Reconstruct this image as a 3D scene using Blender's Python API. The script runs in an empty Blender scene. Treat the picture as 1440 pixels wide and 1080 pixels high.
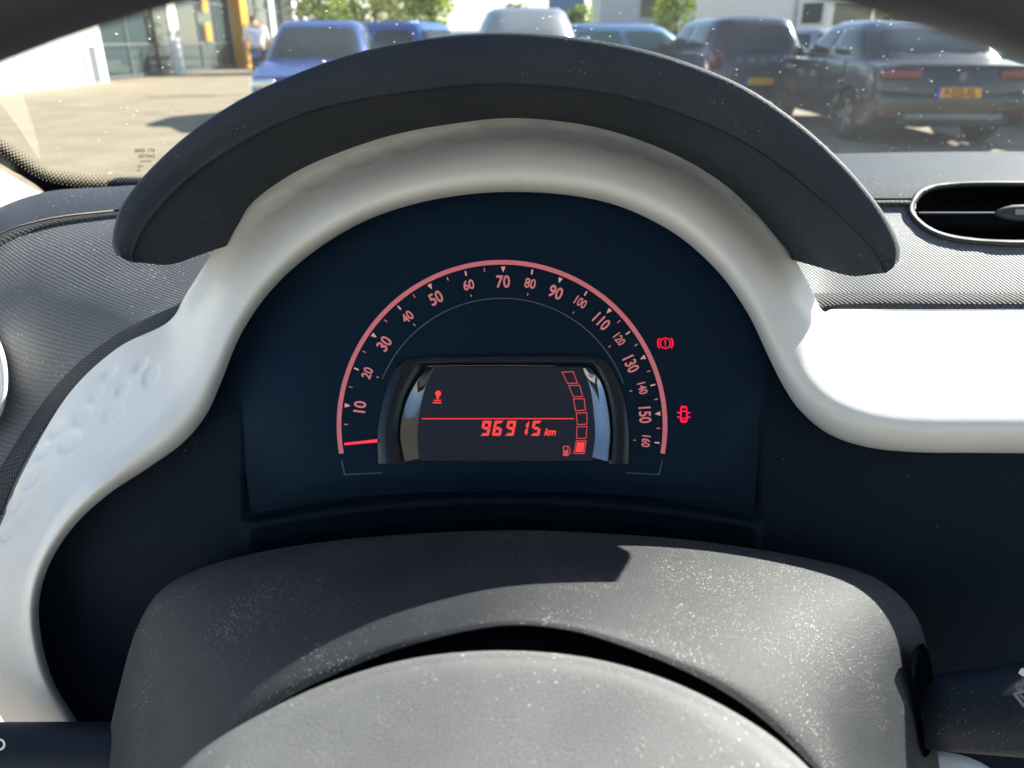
import bpy, bmesh, math, random
import numpy as np
from mathutils import Vector, Matrix

random.seed(7)
rng = np.random.default_rng(7)
R = math.radians
scene = bpy.context.scene
COL = scene.collection

# ------------------------------------------------------------------ camera, sky, sun, exposure
HC = 1.20                       # the phone is held 1.2 m above the tarmac
PITCH = R(24.0)
FPX = 1088.0                    # focal length in pixels of a 1440 px wide frame
cam_d = bpy.data.cameras.new('camera')
cam = bpy.data.objects.new('camera', cam_d)
COL.objects.link(cam)
cam.location = (0, 0, HC)
cam.rotation_euler = (R(90) - PITCH, 0, 0)
cam_d.sensor_width = 36.0
cam_d.lens = FPX / 1440 * 36.0
cam_d.clip_start = 0.01
cam_d.clip_end = 2000
cam_d.dof.use_dof = True
cam_d.dof.focus_distance = 0.385
cam_d.dof.aperture_fstop = cam_d.lens / 2.3      # a 2.3 mm aperture
scene.camera = cam

SUN = Vector((0.690, 0.500, 0.520)).normalized()   # towards the sun: ahead and to the right
elev = math.asin(SUN.z)
world = bpy.data.worlds.new('World')
scene.world = world
world.use_nodes = True
nt = world.node_tree
sky = nt.nodes.new('ShaderNodeTexSky')
sky.sky_type = 'NISHITA'
sky.sun_disc = False
sky.sun_elevation = elev
sky.sun_rotation = math.atan2(SUN.x, SUN.y)
sky.air_density = 1.0
sky.dust_density = 0.3
nt.links.new(sky.outputs[0], nt.nodes['Background'].inputs[0])
nt.nodes['Background'].inputs[1].default_value = 0.062
sun_d = bpy.data.lights.new('sun', 'SUN')
sun_d.energy = 4.3
sun_d.angle = R(0.55)
sun_d.color = (1.0, 0.95, 0.87)
sun_o = bpy.data.objects.new('sun', sun_d)
COL.objects.link(sun_o)
sun_o.rotation_euler = SUN.to_track_quat('Z', 'Y').to_euler()
sun_o.location = (3, 3, 6)
vs = scene.view_settings
vs.view_transform = 'Standard'
vs.look = 'None'
vs.gamma = 1.0
vs.use_curve_mapping = False
vs.exposure = 2.0
scene.cycles.use_denoising = True
scene.cycles.max_bounces = 7
scene.cycles.adaptive_threshold = 0.02
scene.cycles.transparent_max_bounces = 12
scene.cycles.sample_clamp_indirect = 6.0
scene.cycles.caustics_reflective = False
scene.cycles.caustics_refractive = False

# ------------------------------------------------------------------ measuring helpers
SP, CP = math.sin(PITCH), math.cos(PITCH)
def P(px, py, z):
    """a sight line of the photograph (1440x1080) at depth z (m along the view axis) -> world"""
    px = np.asarray(px, float); py = np.asarray(py, float); z = np.asarray(z, float)
    x = (px - 720) / FPX * z
    u = (540 - py) / FPX * z
    return np.stack(np.broadcast_arrays(x, z * CP + u * SP, HC - z * SP + u * CP), -1)
def PA(a):
    a = np.asarray(a, float)
    return P(a[..., 0], a[..., 1], a[..., 2])
def ss(a, b, x):
    t = np.clip((x - a) / (b - a), 0, 1)
    return t * t * (3 - 2 * t)

def cr(ctrl, n, closed=False):
    """Catmull-Rom through ctrl[k,...], n steps per span"""
    c = np.asarray(ctrl, float)
    K = len(c)
    if closed:
        idx = lambda i: i % K
        spans = K
    else:
        idx = lambda i: min(max(i, 0), K - 1)
        spans = K - 1
    out = []
    for i in range(spans):
        p0, p1, p2, p3 = c[idx(i - 1)], c[idx(i)], c[idx(i + 1)], c[idx(i + 2)]
        if not closed and i == 0: p0 = 2 * p1 - p2
        if not closed and i == spans - 1: p3 = 2 * p2 - p1
        for k in range(n):
            t = k / n
            out.append(0.5 * (2 * p1 + (p2 - p0) * t + (2 * p0 - 5 * p1 + 4 * p2 - p3) * t * t + (3 * p1 - p0 - 3 * p2 + p3) * t ** 3))
    if not closed: out.append(c[-1])
    return np.array(out)
def cr2(grid, nu, nv, cu=False, cv=False):
    g = cr(grid, nu, cu)
    g = np.swapaxes(g, 0, 1)
    g = cr(g, nv, cv)
    return np.swapaxes(g, 0, 1)

# ------------------------------------------------------------------ object helpers
ORI = {}
def thing(name, label, cat, loc=(0, 0, 0), rz=0.0, group=None, rot=None):
    o = bpy.data.objects.new(name, None)
    o.empty_display_size = 0.05
    COL.objects.link(o)
    o.location = loc
    o.rotation_euler = rot if rot else (0, 0, rz)
    o['label'] = label; o['category'] = cat
    if group: o['group'] = group
    ORI[o.name] = np.array(loc, float)
    return o
def tag(o, label=None, cat=None, group=None, kind=None):
    if label: o['label'] = label
    if cat: o['category'] = cat
    if group: o['group'] = group
    if kind: o['kind'] = kind
    return o
def mesh(name, V, F, m, parent=None, smooth=True, uv=None, local=False, origin=None):
    """one mesh object; V in world metres unless local"""
    V = np.asarray(V, float).reshape(-1, 3)
    if parent is not None:
        o0 = ORI[parent.name]
        if not local: V = V - o0
    elif origin is not None:
        o0 = np.array(origin, float); V = V - o0
    else:
        o0 = np.zeros(3)
    me = bpy.data.meshes.new(name)
    me.from_pydata(V.tolist(), [], [tuple(int(i) for i in f) for f in F])
    me.validate()
    if uv is not None:
        l = me.uv_layers.new(name='UVMap')
        vi = np.empty(len(me.loops), dtype=np.int32)
        me.loops.foreach_get('vertex_index', vi)
        l.data.foreach_set('uv', np.asarray(uv, float)[vi].ravel())
    if smooth: me.polygons.foreach_set('use_smooth', [True] * len(me.polygons))
    if m is not None: me.materials.append(m)
    o = bpy.data.objects.new(name, me)
    COL.objects.link(o)
    if parent is not None: o.parent = parent
    elif origin is not None: o.location = o0
    ORI[o.name] = o0
    return o
def grid_faces(nu, nv, cu=False, cv=False, flip=False):
    F = []
    for i in range(nu if cu else nu - 1):
        for j in range(nv if cv else nv - 1):
            a = i * nv + j; b = ((i + 1) % nu) * nv + j
            c = ((i + 1) % nu) * nv + (j + 1) % nv; d = i * nv + (j + 1) % nv
            F.append((a, d, c, b) if flip else (a, b, c, d))
    return F
def grid_uv(W):
    """arc length in metres along both directions of a grid of world points"""
    du = np.linalg.norm(np.diff(W, axis=0), axis=2).mean(axis=1)
    dv = np.linalg.norm(np.diff(W, axis=1), axis=2).mean(axis=0)
    u = np.concatenate([[0], np.cumsum(du)]); v = np.concatenate([[0], np.cumsum(dv)])
    return np.stack(np.meshgrid(u, v, indexing='ij'), -1).reshape(-1, 2)
def loft(name, G, m, parent=None, cu=False, cv=False, flip=False, caps=False, **k):
    """G[u,v] of (px,py,z)"""
    W = PA(G)
    nu, nv = W.shape[:2]
    F = grid_faces(nu, nv, cu, cv, flip)
    V = W.reshape(-1, 3)
    uv = grid_uv(W)
    if caps:
        for i in (0, nu - 1):
            c = W[i].mean(axis=0)
            V = np.vstack([V, c]); uv = np.vstack([uv, uv[i * nv]])
            for j in range(nv if cv else nv - 1):
                F.append((i * nv + j, i * nv + (j + 1) % nv, len(V) - 1))
    return mesh(name, V, F, m, parent, uv=uv, **k)
def bmbox(bm, c, s, rz=0):
    v = bmesh.ops.create_cube(bm, size=1)['verts']
    bmesh.ops.scale(bm, vec=s, verts=v)
    if rz: bmesh.ops.rotate(bm, verts=v, matrix=Matrix.Rotation(rz, 3, 'Z'))
    bmesh.ops.translate(bm, vec=c, verts=v)
    return v
def from_bm(name, bm, m, parent=None, smooth=False, local=True, bevel=0, seg=2, origin=None):
    if bevel:
        bmesh.ops.bevel(bm, geom=bm.edges[:], offset=bevel, segments=seg, affect='EDGES', profile=0.5)
    bmesh.ops.recalc_face_normals(bm, faces=bm.faces)
    V = np.array([v.co[:] for v in bm.verts]); bm.verts.index_update()
    F = [[v.index for v in f.verts] for f in bm.faces]
    bm.free()
    return mesh(name, V, F, m, parent, smooth=smooth, local=local, origin=origin)
def box(name, c, s, m, parent=None, rz=0, bevel=0, local=True, origin=None, smooth=False):
    bm = bmesh.new(); bmbox(bm, c, s, rz)
    return from_bm(name, bm, m, parent, bevel=bevel, local=local, origin=origin, smooth=smooth)
def tube(pts, r, n=10):
    """closed tube along world points -> V,F"""
    pts = np.asarray(pts, float); r = np.broadcast_to(np.asarray(r, float), (len(pts),))
    V = []; F = []
    up = np.array([0, 0, 1.0])
    for i in range(len(pts)):
        t = pts[min(i + 1, len(pts) - 1)] - pts[max(i - 1, 0)]
        t = t / (np.linalg.norm(t) + 1e-12)
        a = np.cross(t, up)
        if np.linalg.norm(a) < 1e-3: a = np.cross(t, [1.0, 0, 0])
        a /= np.linalg.norm(a); b = np.cross(a, t)
        for k in range(n):
            th = 2 * math.pi * k / n
            V.append(pts[i] + r[i] * (math.cos(th) * a + math.sin(th) * b))
    F = grid_faces(len(pts), n, cv=True)
    F.append(tuple(range(n))); F.append(tuple((len(pts) - 1) * n + k for k in reversed(range(n))))
    return np.array(V), F

# ------------------------------------------------------------------ materials
MATS = {}
def mat(name, base=(0.5, 0.5, 0.5), rough=0.5, metal=0.0, spec=0.5, emit=None, estr=0.0, coat=0.0, noise=0.0, nscale=20.0,
        bump=0.0, bscale=400.0, dust=0.0, dscale=330.0, dcol=(0.55, 0.53, 0.5), weave=0.0, wperiod=0.0022, rnoise=0.0, sheen=0.0, dsize=0.16, film=0.0):
    m = bpy.data.materials.new(name); m.use_nodes = True
    t = m.node_tree; N = t.nodes; L = t.links
    b = N['Principled BSDF']
    b.inputs['Base Color'].default_value = (*base, 1)
    b.inputs['Roughness'].default_value = rough
    b.inputs['Metallic'].default_value = metal
    b.inputs['Specular IOR Level'].default_value = spec
    if coat: b.inputs['Coat Weight'].default_value = coat; b.inputs['Coat Roughness'].default_value = 0.04
    if sheen: b.inputs['Sheen Weight'].default_value = sheen; b.inputs['Sheen Roughness'].default_value = 0.5
    if emit:
        b.inputs['Emission Color'].default_value = (*emit, 1); b.inputs['Emission Strength'].default_value = estr
    tc = N.new('ShaderNodeTexCoord')
    col = None; hgt = None
    def mth(op, a, c=None, clamp=False):
        n = N.new('ShaderNodeMath'); n.operation = op; n.use_clamp = clamp
        for i, v in enumerate((a, c)):
            if v is None: continue
            if isinstance(v, (int, float)): n.inputs[i].default_value = v
            else: L.new(v, n.inputs[i])
        return n.outputs[0]
    def mix(f, a, c):
        n = N.new('ShaderNodeMix'); n.data_type = 'RGBA'
        for s, v in ((n.inputs[0], f), (n.inputs[6], a), (n.inputs[7], c)):
            if isinstance(v, (int, float)): s.default_value = v
            elif isinstance(v, tuple): s.default_value = (*v, 1)
            else: L.new(v, s)
        return n.outputs[2]
    col = base
    if noise:
        n = N.new('ShaderNodeTexNoise'); n.inputs['Scale'].default_value = nscale; n.inputs['Detail'].default_value = 5
        L.new(tc.outputs['Object'], n.inputs['Vector'])
        f = mth('MULTIPLY_ADD', n.outputs[0], 1.0); 
        hi = tuple(min(1, c * (1 + noise)) for c in base); lo = tuple(c * (1 - noise) for c in base)
        r = N.new('ShaderNodeMapRange'); r.inputs[1].default_value = 0.3; r.inputs[2].default_value = 0.7
        L.new(n.outputs[0], r.inputs[0])
        col = mix(r.outputs[0], lo, hi)
    if weave:
        uvn = N.new('ShaderNodeUVMap')
        sx = N.new('ShaderNodeSeparateXYZ'); L.new(uvn.outputs[0], sx.inputs[0])
        k = 2 * math.pi / wperiod
        a = mth('MULTIPLY', sx.outputs[0], k)
        c = mth('MULTIPLY', sx.outputs[1], k)
        w = mth('MULTIPLY', mth('SINE', a), mth('SINE', c))
        w01 = mth('MULTIPLY_ADD', w, 0.5); w01.node.inputs[2].default_value = 0.5
        hgt = mth('MULTIPLY', w01, weave)
        col = mix(w01, tuple(c_ * 0.72 for c_ in base), tuple(min(1, c_ * 1.25) for c_ in base))
    if bump:
        n = N.new('ShaderNodeTexNoise'); n.inputs['Scale'].default_value = bscale; n.inputs['Detail'].default_value = 3
        L.new(tc.outputs['Object'], n.inputs['Vector'])
        h2 = mth('MULTIPLY', n.outputs[0], bump)
        hgt = h2 if hgt is None else mth('ADD', hgt, h2)
    if film:
        n = N.new('ShaderNodeTexNoise'); n.inputs['Scale'].default_value = 14; n.inputs['Detail'].default_value = 6
        L.new(tc.outputs['Object'], n.inputs['Vector'])
        r = N.new('ShaderNodeMapRange'); r.inputs[1].default_value = 0.35; r.inputs[2].default_value = 0.75; r.inputs[4].default_value = film
        L.new(n.outputs[0], r.inputs[0])
        col = mix(r.outputs[0], col, dcol)
    if dust:
        pn = N.new('ShaderNodeTexNoise'); pn.inputs['Scale'].default_value = 26; pn.inputs['Detail'].default_value = 3; L.new(tc.outputs['Object'], pn.inputs['Vector'])
        pm = N.new('ShaderNodeMapRange'); pm.inputs[1].default_value = 0.34; pm.inputs[2].default_value = 0.66; pm.inputs[3].default_value = 0.25; pm.inputs[4].default_value = 1.25; L.new(pn.outputs[0], pm.inputs[0])
        patch = pm.outputs[0]
        for sc, thr, sz in ((dscale, 1 - dust, dsize), (dscale * 0.3, 1 - dust * 0.12, dsize * 0.55)):
            v = N.new('ShaderNodeTexVoronoi'); v.inputs['Scale'].default_value = sc
            nz = N.new('ShaderNodeTexNoise'); nz.inputs['Scale'].default_value = sc * 1.7
            L.new(tc.outputs['Object'], nz.inputs['Vector'])
            va = N.new('ShaderNodeVectorMath'); va.operation = 'MULTIPLY_ADD'
            L.new(nz.outputs['Color'], va.inputs[0]); va.inputs[1].default_value = (0.5 / sc,) * 3; L.new(tc.outputs['Object'], va.inputs[2])
            L.new(va.outputs[0], v.inputs['Vector'])
            sc_ = N.new('ShaderNodeSeparateColor'); L.new(v.outputs['Color'], sc_.inputs[0])
            pick = mth('GREATER_THAN', sc_.outputs[0], thr)
            rad = mth('MULTIPLY', mth('MULTIPLY', sc_.outputs[1], sz * 2), patch)
            f = mth('MULTIPLY', pick, mth('LESS_THAN', v.outputs['Distance'], rad))
            f = mth('MULTIPLY', f, mth('MULTIPLY_ADD', sc_.outputs[2], 0.7)); f.node.inputs[0]
            col = mix(f, col, dcol)
    if not isinstance(col, tuple): L.new(col, b.inputs['Base Color'])
    if rnoise:
        n = N.new('ShaderNodeTexNoise'); n.inputs['Scale'].default_value = 30; n.inputs['Detail'].default_value = 4
        L.new(tc.outputs['Object'], n.inputs['Vector'])
        r = N.new('ShaderNodeMapRange'); r.inputs[1].default_value = 0.3; r.inputs[2].default_value = 0.7
        r.inputs[3].default_value = max(0, rough - rnoise); r.inputs[4].default_value = min(1, rough + rnoise)
        L.new(n.outputs[0], r.inputs[0]); L.new(r.outputs[0], b.inputs['Roughness'])
    if hgt is not None:
        bp = N.new('ShaderNodeBump'); bp.inputs['Strength'].default_value = 1.0; bp.inputs['Distance'].default_value = 0.001
        L.new(hgt, bp.inputs['Height']); L.new(bp.outputs[0], b.inputs['Normal'])
    MATS[name] = m
    return m

def glass_mat(name, tint=(0.93, 0.96, 0.95), rough=0.0, ior=1.5, dirt=0.0, gcol=(1.0, 1.0, 1.0)):
    """clear pane: see-through with a Fresnel mirror; dried specks of dirt scatter the light"""
    m = bpy.data.materials.new(name); m.use_nodes = True
    t = m.node_tree; N = t.nodes; L = t.links
    N.remove(N['Principled BSDF'])
    out = N['Material Output']
    tr = N.new('ShaderNodeBsdfTransparent'); tr.inputs[0].default_value = (*tint, 1)
    gl = N.new('ShaderNodeBsdfGlossy'); gl.inputs['Roughness'].default_value = rough; gl.inputs[0].default_value = (*gcol, 1)
    lw = N.new('ShaderNodeLayerWeight'); lw.inputs[0].default_value = 0.5      # Schlick, the same from both faces of the pane
    f5 = N.new('ShaderNodeMath'); f5.operation = 'POWER'; L.new(lw.outputs['Facing'], f5.inputs[0]); f5.inputs[1].default_value = 5.0
    f0 = ((ior - 1) / (ior + 1)) ** 2
    fr = N.new('ShaderNodeMath'); fr.operation = 'MULTIPLY_ADD'; L.new(f5.outputs[0], fr.inputs[0]); fr.inputs[1].default_value = 1 - f0; fr.inputs[2].default_value = f0
    mx = N.new('ShaderNodeMixShader')
    L.new(fr.outputs[0], mx.inputs[0]); L.new(tr.outputs[0], mx.inputs[1]); L.new(gl.outputs[0], mx.inputs[2])
    res = mx.outputs[0]
    if dirt:
        tc = N.new('ShaderNodeTexCoord')
        tl = N.new('ShaderNodeBsdfTranslucent'); tl.inputs[0].default_value = (0.95, 0.95, 0.93, 1)
        df = N.new('ShaderNodeBsdfDiffuse'); df.inputs[0].default_value = (0.7, 0.7, 0.68, 1)
        ad = N.new('ShaderNodeMixShader'); ad.inputs[0].default_value = 0.4; L.new(tl.outputs[0], ad.inputs[1]); L.new(df.outputs[0], ad.inputs[2])
        prev = None
        for sc, thr, r in ((75.0, 0.74, 0.055), (190.0, 0.60, 0.075)):
            nz = N.new('ShaderNodeTexNoise'); nz.inputs['Scale'].default_value = sc * 2; L.new(tc.outputs['Object'], nz.inputs['Vector'])
            va = N.new('ShaderNodeVectorMath'); va.operation = 'MULTIPLY_ADD'
            L.new(nz.outputs['Color'], va.inputs[0]); va.inputs[1].default_value = (0.35 / sc,) * 3; L.new(tc.outputs['Object'], va.inputs[2])
            v = N.new('ShaderNodeTexVoronoi'); v.inputs['Scale'].default_value = sc; L.new(va.outputs[0], v.inputs['Vector'])
            s = N.new('ShaderNodeSeparateColor'); L.new(v.outputs['Color'], s.inputs[0])
            g = N.new('ShaderNodeMath'); g.operation = 'GREATER_THAN'; L.new(s.outputs[0], g.inputs[0]); g.inputs[1].default_value = thr
            rr = N.new('ShaderNodeMath'); rr.operation = 'MULTIPLY'; L.new(s.outputs[1], rr.inputs[0]); rr.inputs[1].default_value = r * 2
            l = N.new('ShaderNodeMath'); l.operation = 'LESS_THAN'; L.new(v.outputs['Distance'], l.inputs[0]); L.new(rr.outputs[0], l.inputs[1])
            k = N.new('ShaderNodeMath'); k.operation = 'MULTIPLY'; L.new(g.outputs[0], k.inputs[0]); L.new(l.outputs[0], k.inputs[1])
            if prev is None: prev = k.outputs[0]
            else:
                a = N.new('ShaderNodeMath'); a.operation = 'MAXIMUM'; L.new(prev, a.inputs[0]); L.new(k.outputs[0], a.inputs[1]); prev = a.outputs[0]
        # a faint, uneven film of dust over the whole pane
        fn = N.new('ShaderNodeTexNoise'); fn.inputs['Scale'].default_value = 9; fn.inputs['Detail'].default_value = 6
        L.new(tc.outputs['Object'], fn.inputs['Vector'])
        fm = N.new('ShaderNodeMapRange'); fm.inputs[1].default_value = 0.3; fm.inputs[2].default_value = 0.7
        fm.inputs[3].default_value = dirt * 0.5; fm.inputs[4].default_value = dirt * 1.5; L.new(fn.outputs[0], fm.inputs[0])
        sp = N.new('ShaderNodeMath'); sp.operation = 'MULTIPLY'; L.new(prev, sp.inputs[0]); sp.inputs[1].default_value = 0.55
        tot = N.new('ShaderNodeMath'); tot.operation = 'MAXIMUM'; L.new(sp.outputs[0], tot.inputs[0]); L.new(fm.outputs[0], tot.inputs[1])
        m2 = N.new('ShaderNodeMixShader'); L.new(tot.outputs[0], m2.inputs[0]); L.new(res, m2.inputs[1]); L.new(ad.outputs[0], m2.inputs[2])
        res = m2.outputs[0]
    L.new(res, out.inputs[0])
    return m

M = {}
M['white_trim'] = mat('white_trim', (0.80, 0.79, 0.77), 0.38, noise=0.02, nscale=60, bump=0.05, bscale=900, rnoise=0.06)
M['hood'] = mat('visor_plastic', (0.024, 0.033, 0.050), 0.62, spec=.22, bump=0.4, bscale=1700, dust=0.12, dscale=1200, film=0.06, dcol=(0.34, 0.33, 0.31), dsize=.15)  # navy cast of the glare is mixed into the black base
M['hood_in'] = mat('visor_bounce_grey', (0.036, 0.044, 0.056), 0.8, spec=.15, bump=0.5, bscale=1500, dust=0.15, dscale=1400, film=0.05, dcol=(0.30, 0.30, 0.30), dsize=.15)  # lighter copy of the visor plastic, bounced light in its colour
M['cowl'] = mat('cowl_plastic', (0.026, 0.028, 0.033), 0.54, spec=.42, bump=0.40, bscale=2200, dust=0.55, dscale=1350, film=0.05, dcol=(0.52, 0.49, 0.45), dsize=0.16)
M['hub'] = mat('hub_plastic', (0.135, 0.137, 0.137), 0.6, spec=.4, noise=.10, nscale=40, bump=0.35, bscale=2400, dust=0.3, dscale=1000, film=0.12, dcol=(0.46, 0.45, 0.43), dsize=.17)
M['rim'] = mat('rim_leather', (0.025, 0.027, 0.033), 0.55, bump=0.25, bscale=900)
M['fabric'] = mat('dash_fabric', (0.130, 0.133, 0.142), 0.58, spec=.35, weave=0.28, wperiod=0.0031, dust=0.25, dscale=900, dcol=(0.6, 0.6, 0.6), dsize=0.18)
M['dashtop'] = mat('dash_top_plastic', (0.045, 0.053, 0.068), 0.66, spec=.15, bump=0.5, bscale=1300, dust=0.3, dscale=800, dcol=(0.5, 0.52, 0.55), dsize=.17)
M['seam'] = mat('seam_cloth', (0.035, 0.036, 0.04), 0.7, weave=0.6, wperiod=0.003)
M['panel'] = mat('dark_dash_panel', (0.002, 0.009, 0.020), 0.6, spec=.14, bump=0.22, bscale=1500, dust=0.02, dscale=600, dsize=.08)  # blue of the veiling glare sits in this base colour
M['housing'] = mat('cluster_housing', (0.014, 0.017, 0.024), 0.38, bump=0.05, bscale=900)
M['face'] = mat('dial_face', (0.001, 0.011, 0.028), 0.5, spec=.10)  # base tinted blue for the haze reflected over the dial
M['stalk'] = mat('stalk_plastic', (0.010, 0.018, 0.032), 0.5, spec=.25, bump=0.15, bscale=2200, dust=0.35, dscale=1000, dsize=.14, dcol=(.26, .25, .23))  # black plastic with the bluish glare put into its colour
M['gap_shade'] = mat('shade_black', (0.002, 0.003, 0.006), 0.9, spec=.0)  # near-black: shade of the column gap and stalk hole as colour
M['black'] = mat('black_recess', (0.004, 0.004, 0.005), 0.7)
M['piano'] = mat('piano_black', (0.003, 0.006, 0.011), 0.16, spec=.35)
M['chrome'] = mat('dark_chrome', (0.17, 0.18, 0.20), 0.06, metal=1.0)
M['print_white'] = mat('white_print', (0.75, 0.77, 0.78), 0.6)
M['print_grey'] = mat('grey_print', (0.16, 0.17, 0.19), 0.5)
M['frit'] = mat('black_frit', (0.008, 0.008, 0.009), 0.4)
M['stamp'] = mat('glass_stamp', (0.10, 0.095, 0.09), 0.6)
M['pillar'] = mat('pillar_trim', (0.72, 0.71, 0.68), 0.8, bump=0.3, bscale=800)
M['vent'] = mat('vent_plastic', (0.035, 0.037, 0.042), 0.6, bump=0.1, bscale=1500)
M['ring'] = mat('lit_ring', (0.30, 0.09, 0.10), 0.6, emit=(1.0, 0.24, 0.28), estr=0.085)
M['num'] = mat('lit_numerals', (0.34, 0.13, 0.13), 0.6, emit=(1.0, 0.28, 0.29), estr=0.090)
M['tick'] = mat('lit_ticks', (0.45, 0.22, 0.22), 0.6, emit=(1.0, 0.42, 0.40), estr=0.105)
M['needle'] = mat('lit_needle', (0.5, 0.03, 0.04), 0.5, emit=(1.0, 0.03, 0.06), estr=0.21)
M['lcd'] = mat('lcd_glass', (0.004, 0.006, 0.011), 0.45, spec=.15, emit=(0.75, 0.80, 1.3), estr=0.0030)
M['seg'] = mat('lit_segments', (0.4, 0.02, 0.02), 0.6, emit=(1.0, 0.050, 0.045), estr=0.25)
M['seg_dim'] = mat('lit_outline', (0.35, 0.03, 0.03), 0.6, emit=(1.0, 0.12, 0.12), estr=0.13)
M['tell'] = mat('lit_telltale', (0.4, 0.0, 0.02), 0.6, emit=(1.0, 0.0, 0.045), estr=0.29)
M['lens'] = glass_mat('cluster_lens', (0.97, 0.98, 1.0), 0.38, 1.22, gcol=(0.30, 0.65, 1.0))
M['windshield'] = glass_mat('windscreen_glass', (0.90, 0.94, 0.92), 0.0, 1.5, dirt=0.020)

# ================================================================== THE CAR WE SIT IN
# ------------------------------------------------------------------ white trim that arches over the instruments
A_ = [(160,1090),(110,1016),(72,950),(55,870),(65,805),(100,745),(150,697),(210,657),(258,622),(290,583),(312,535),(338,472),(380,410),(440,355),
      (520,308),(620,279),(735,270),(850,284),(940,323),(1005,377),(1050,438),(1080,500),(1100,540),(1125,577),(1165,610),(1220,629),(1290,636),(1380,637),(1520,638),(1800,639),(2350,640)]
C_ = [(60,1100),(6,1016),(-25,950),(-42,880),(-32,800),(0,740),(42,645),(98,553),(165,490),(236,453),(262,413),(300,353),(338,297),(400,243),
      (490,195),(600,164),(728,150),(860,166),(965,207),(1045,270),(1105,345),(1135,395),(1156,436),(1172,435),(1215,435),(1275,435),(1350,435),(1430,435),(1560,435),(1840,435),(2400,437)]
zA = [.386,.384,.380,.375,.371,.368,.366,.368,.369,.370,.371,.371,.371,.371,.371,.371,.371,.371,.371,.371,.371,.371,.371,.370,.369,.368,.368,.368,.368,.368,.368]
zC = [.405,.405,.405,.405,.407,.410,.409,.407,.404,.398,.392,.388,.386,.386,.386,.386,.386,.386,.386,.386,.388,.391,.396,.424,.446,.450,.450,.450,.450,.450,.450]
fB = [.16]*10 + [.18]*3 + [.20]*8 + [.20,.21,.22,.21,.19,.18,.18,.18,.18,.18]       # where the rounded crest lies between A and C
fM = [.45]*10 + [.52]*3 + [.55]*7 + [.60,.68,.76,.68,.56,.50,.48,.48,.48,.48,.48]
ctrl = []
Cs = np.column_stack([np.array(C_, float), zC])
for _ in range(3):                                  # the band itself runs smoother than its outer edge
    Cs[1:16] = (.25 * Cs[:-2] + .5 * Cs[1:-1] + .25 * Cs[2:])[:15]
for a, c, za, zc_, cs, fb, fm in zip(A_, C_, zA, zC, Cs, fB, fM):
    a = np.array(a, float); ce = np.array(c, float); de = ce - a
    c = cs[:2]; zc = cs[2]; d = c - a
    L_ = np.hypot(*d)
    row = [(*(a + d * 0.05), za + .030), (*(a - d / L_ * 0.0), za + .010), (*(a + d * fb * .35), za - .003), (*(a + d * fb), za - .0085),
           (*(a + d * (fb + fm) / 2), za - .0085 + (zc - za) * .08), (*(a + d * fm), za - .006 + (zc - za) * .26),
           (*(a + (d * .6 + de * .4) * (fm + 1) / 2), za + (zc * .6 + zc_ * .4 - za) * .60), (*(a + de * .965), zc_ - .0015), (*ce, zc_ + .003), (*(ce - de * .02), zc_ + .02)]
    ctrl.append(row)
G = cr2(np.array(ctrl), 24, 18)
# shallow golf-ball dimples pressed into the outer half
dimples = [(159,581,22,12,45),(98,621,22,12,42),(116,584,20,10,50),(41,672,22,11,52),(212,529,20,11,62),(173,546,17,8,52),(197,514,15,6,45),(135,555,16,7,48),
           (79,603,17,7,50),(60,634,17,7,52),(154,524,15,6,40),(172,503,14,5,38),(216,492,13,5,45),(128,529,13,4,42),(102,556,13,4,48),(20,708,18,9,56),(8,750,16,9,60)]
for px in range(-5, 7):
    th = R(90 - px * 8.2)
    dimples.append((722 + 508 * math.cos(th), 600 - 416 * math.sin(th), 29, 13, (math.degrees(th) - 90) * .82))
dent = np.zeros(G.shape[:2])
dimples = [(d[0], d[1], d[2], max(d[3], 6.5), d[4]) for d in dimples if d[3] >= 6]
for px, py, a, b, ang in dimples:
    ca, sa = math.cos(R(ang)), math.sin(R(ang))
    dx = G[..., 0] - px; dy = -(G[..., 1] - py)
    q = np.sqrt(((dx * ca + dy * sa) / a) ** 2 + ((-dx * sa + dy * ca) / b) ** 2)
    keep = np.zeros(G.shape[:2]); keep[:, 51:] = 1
    dent = np.maximum(dent, keep * (1 - ss(.62, 1.06, q)))
arch = thing('instrument_trim', 'white plastic trim arching over the instruments and sweeping left and right along the dashboard', 'trim', tuple(P(706, 640, .40)))
Wt = PA(G)
nrm = np.cross(np.gradient(Wt, axis=0), np.gradient(Wt, axis=1)); nrm /= np.linalg.norm(nrm, axis=2)[..., None] + 1e-12
nrm *= np.sign(np.einsum('ijk,ijk->ij', nrm, np.array([0, 0, HC]) - Wt))[..., None]
Wt = Wt - nrm * (dent * np.where(np.arange(G.shape[0]) < 285, .0007, .0004)[:, None])[..., None]
mesh('trim_panel', Wt.reshape(-1, 3), grid_faces(*Wt.shape[:2]), M['white_trim'], arch)
trimG = G

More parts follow.
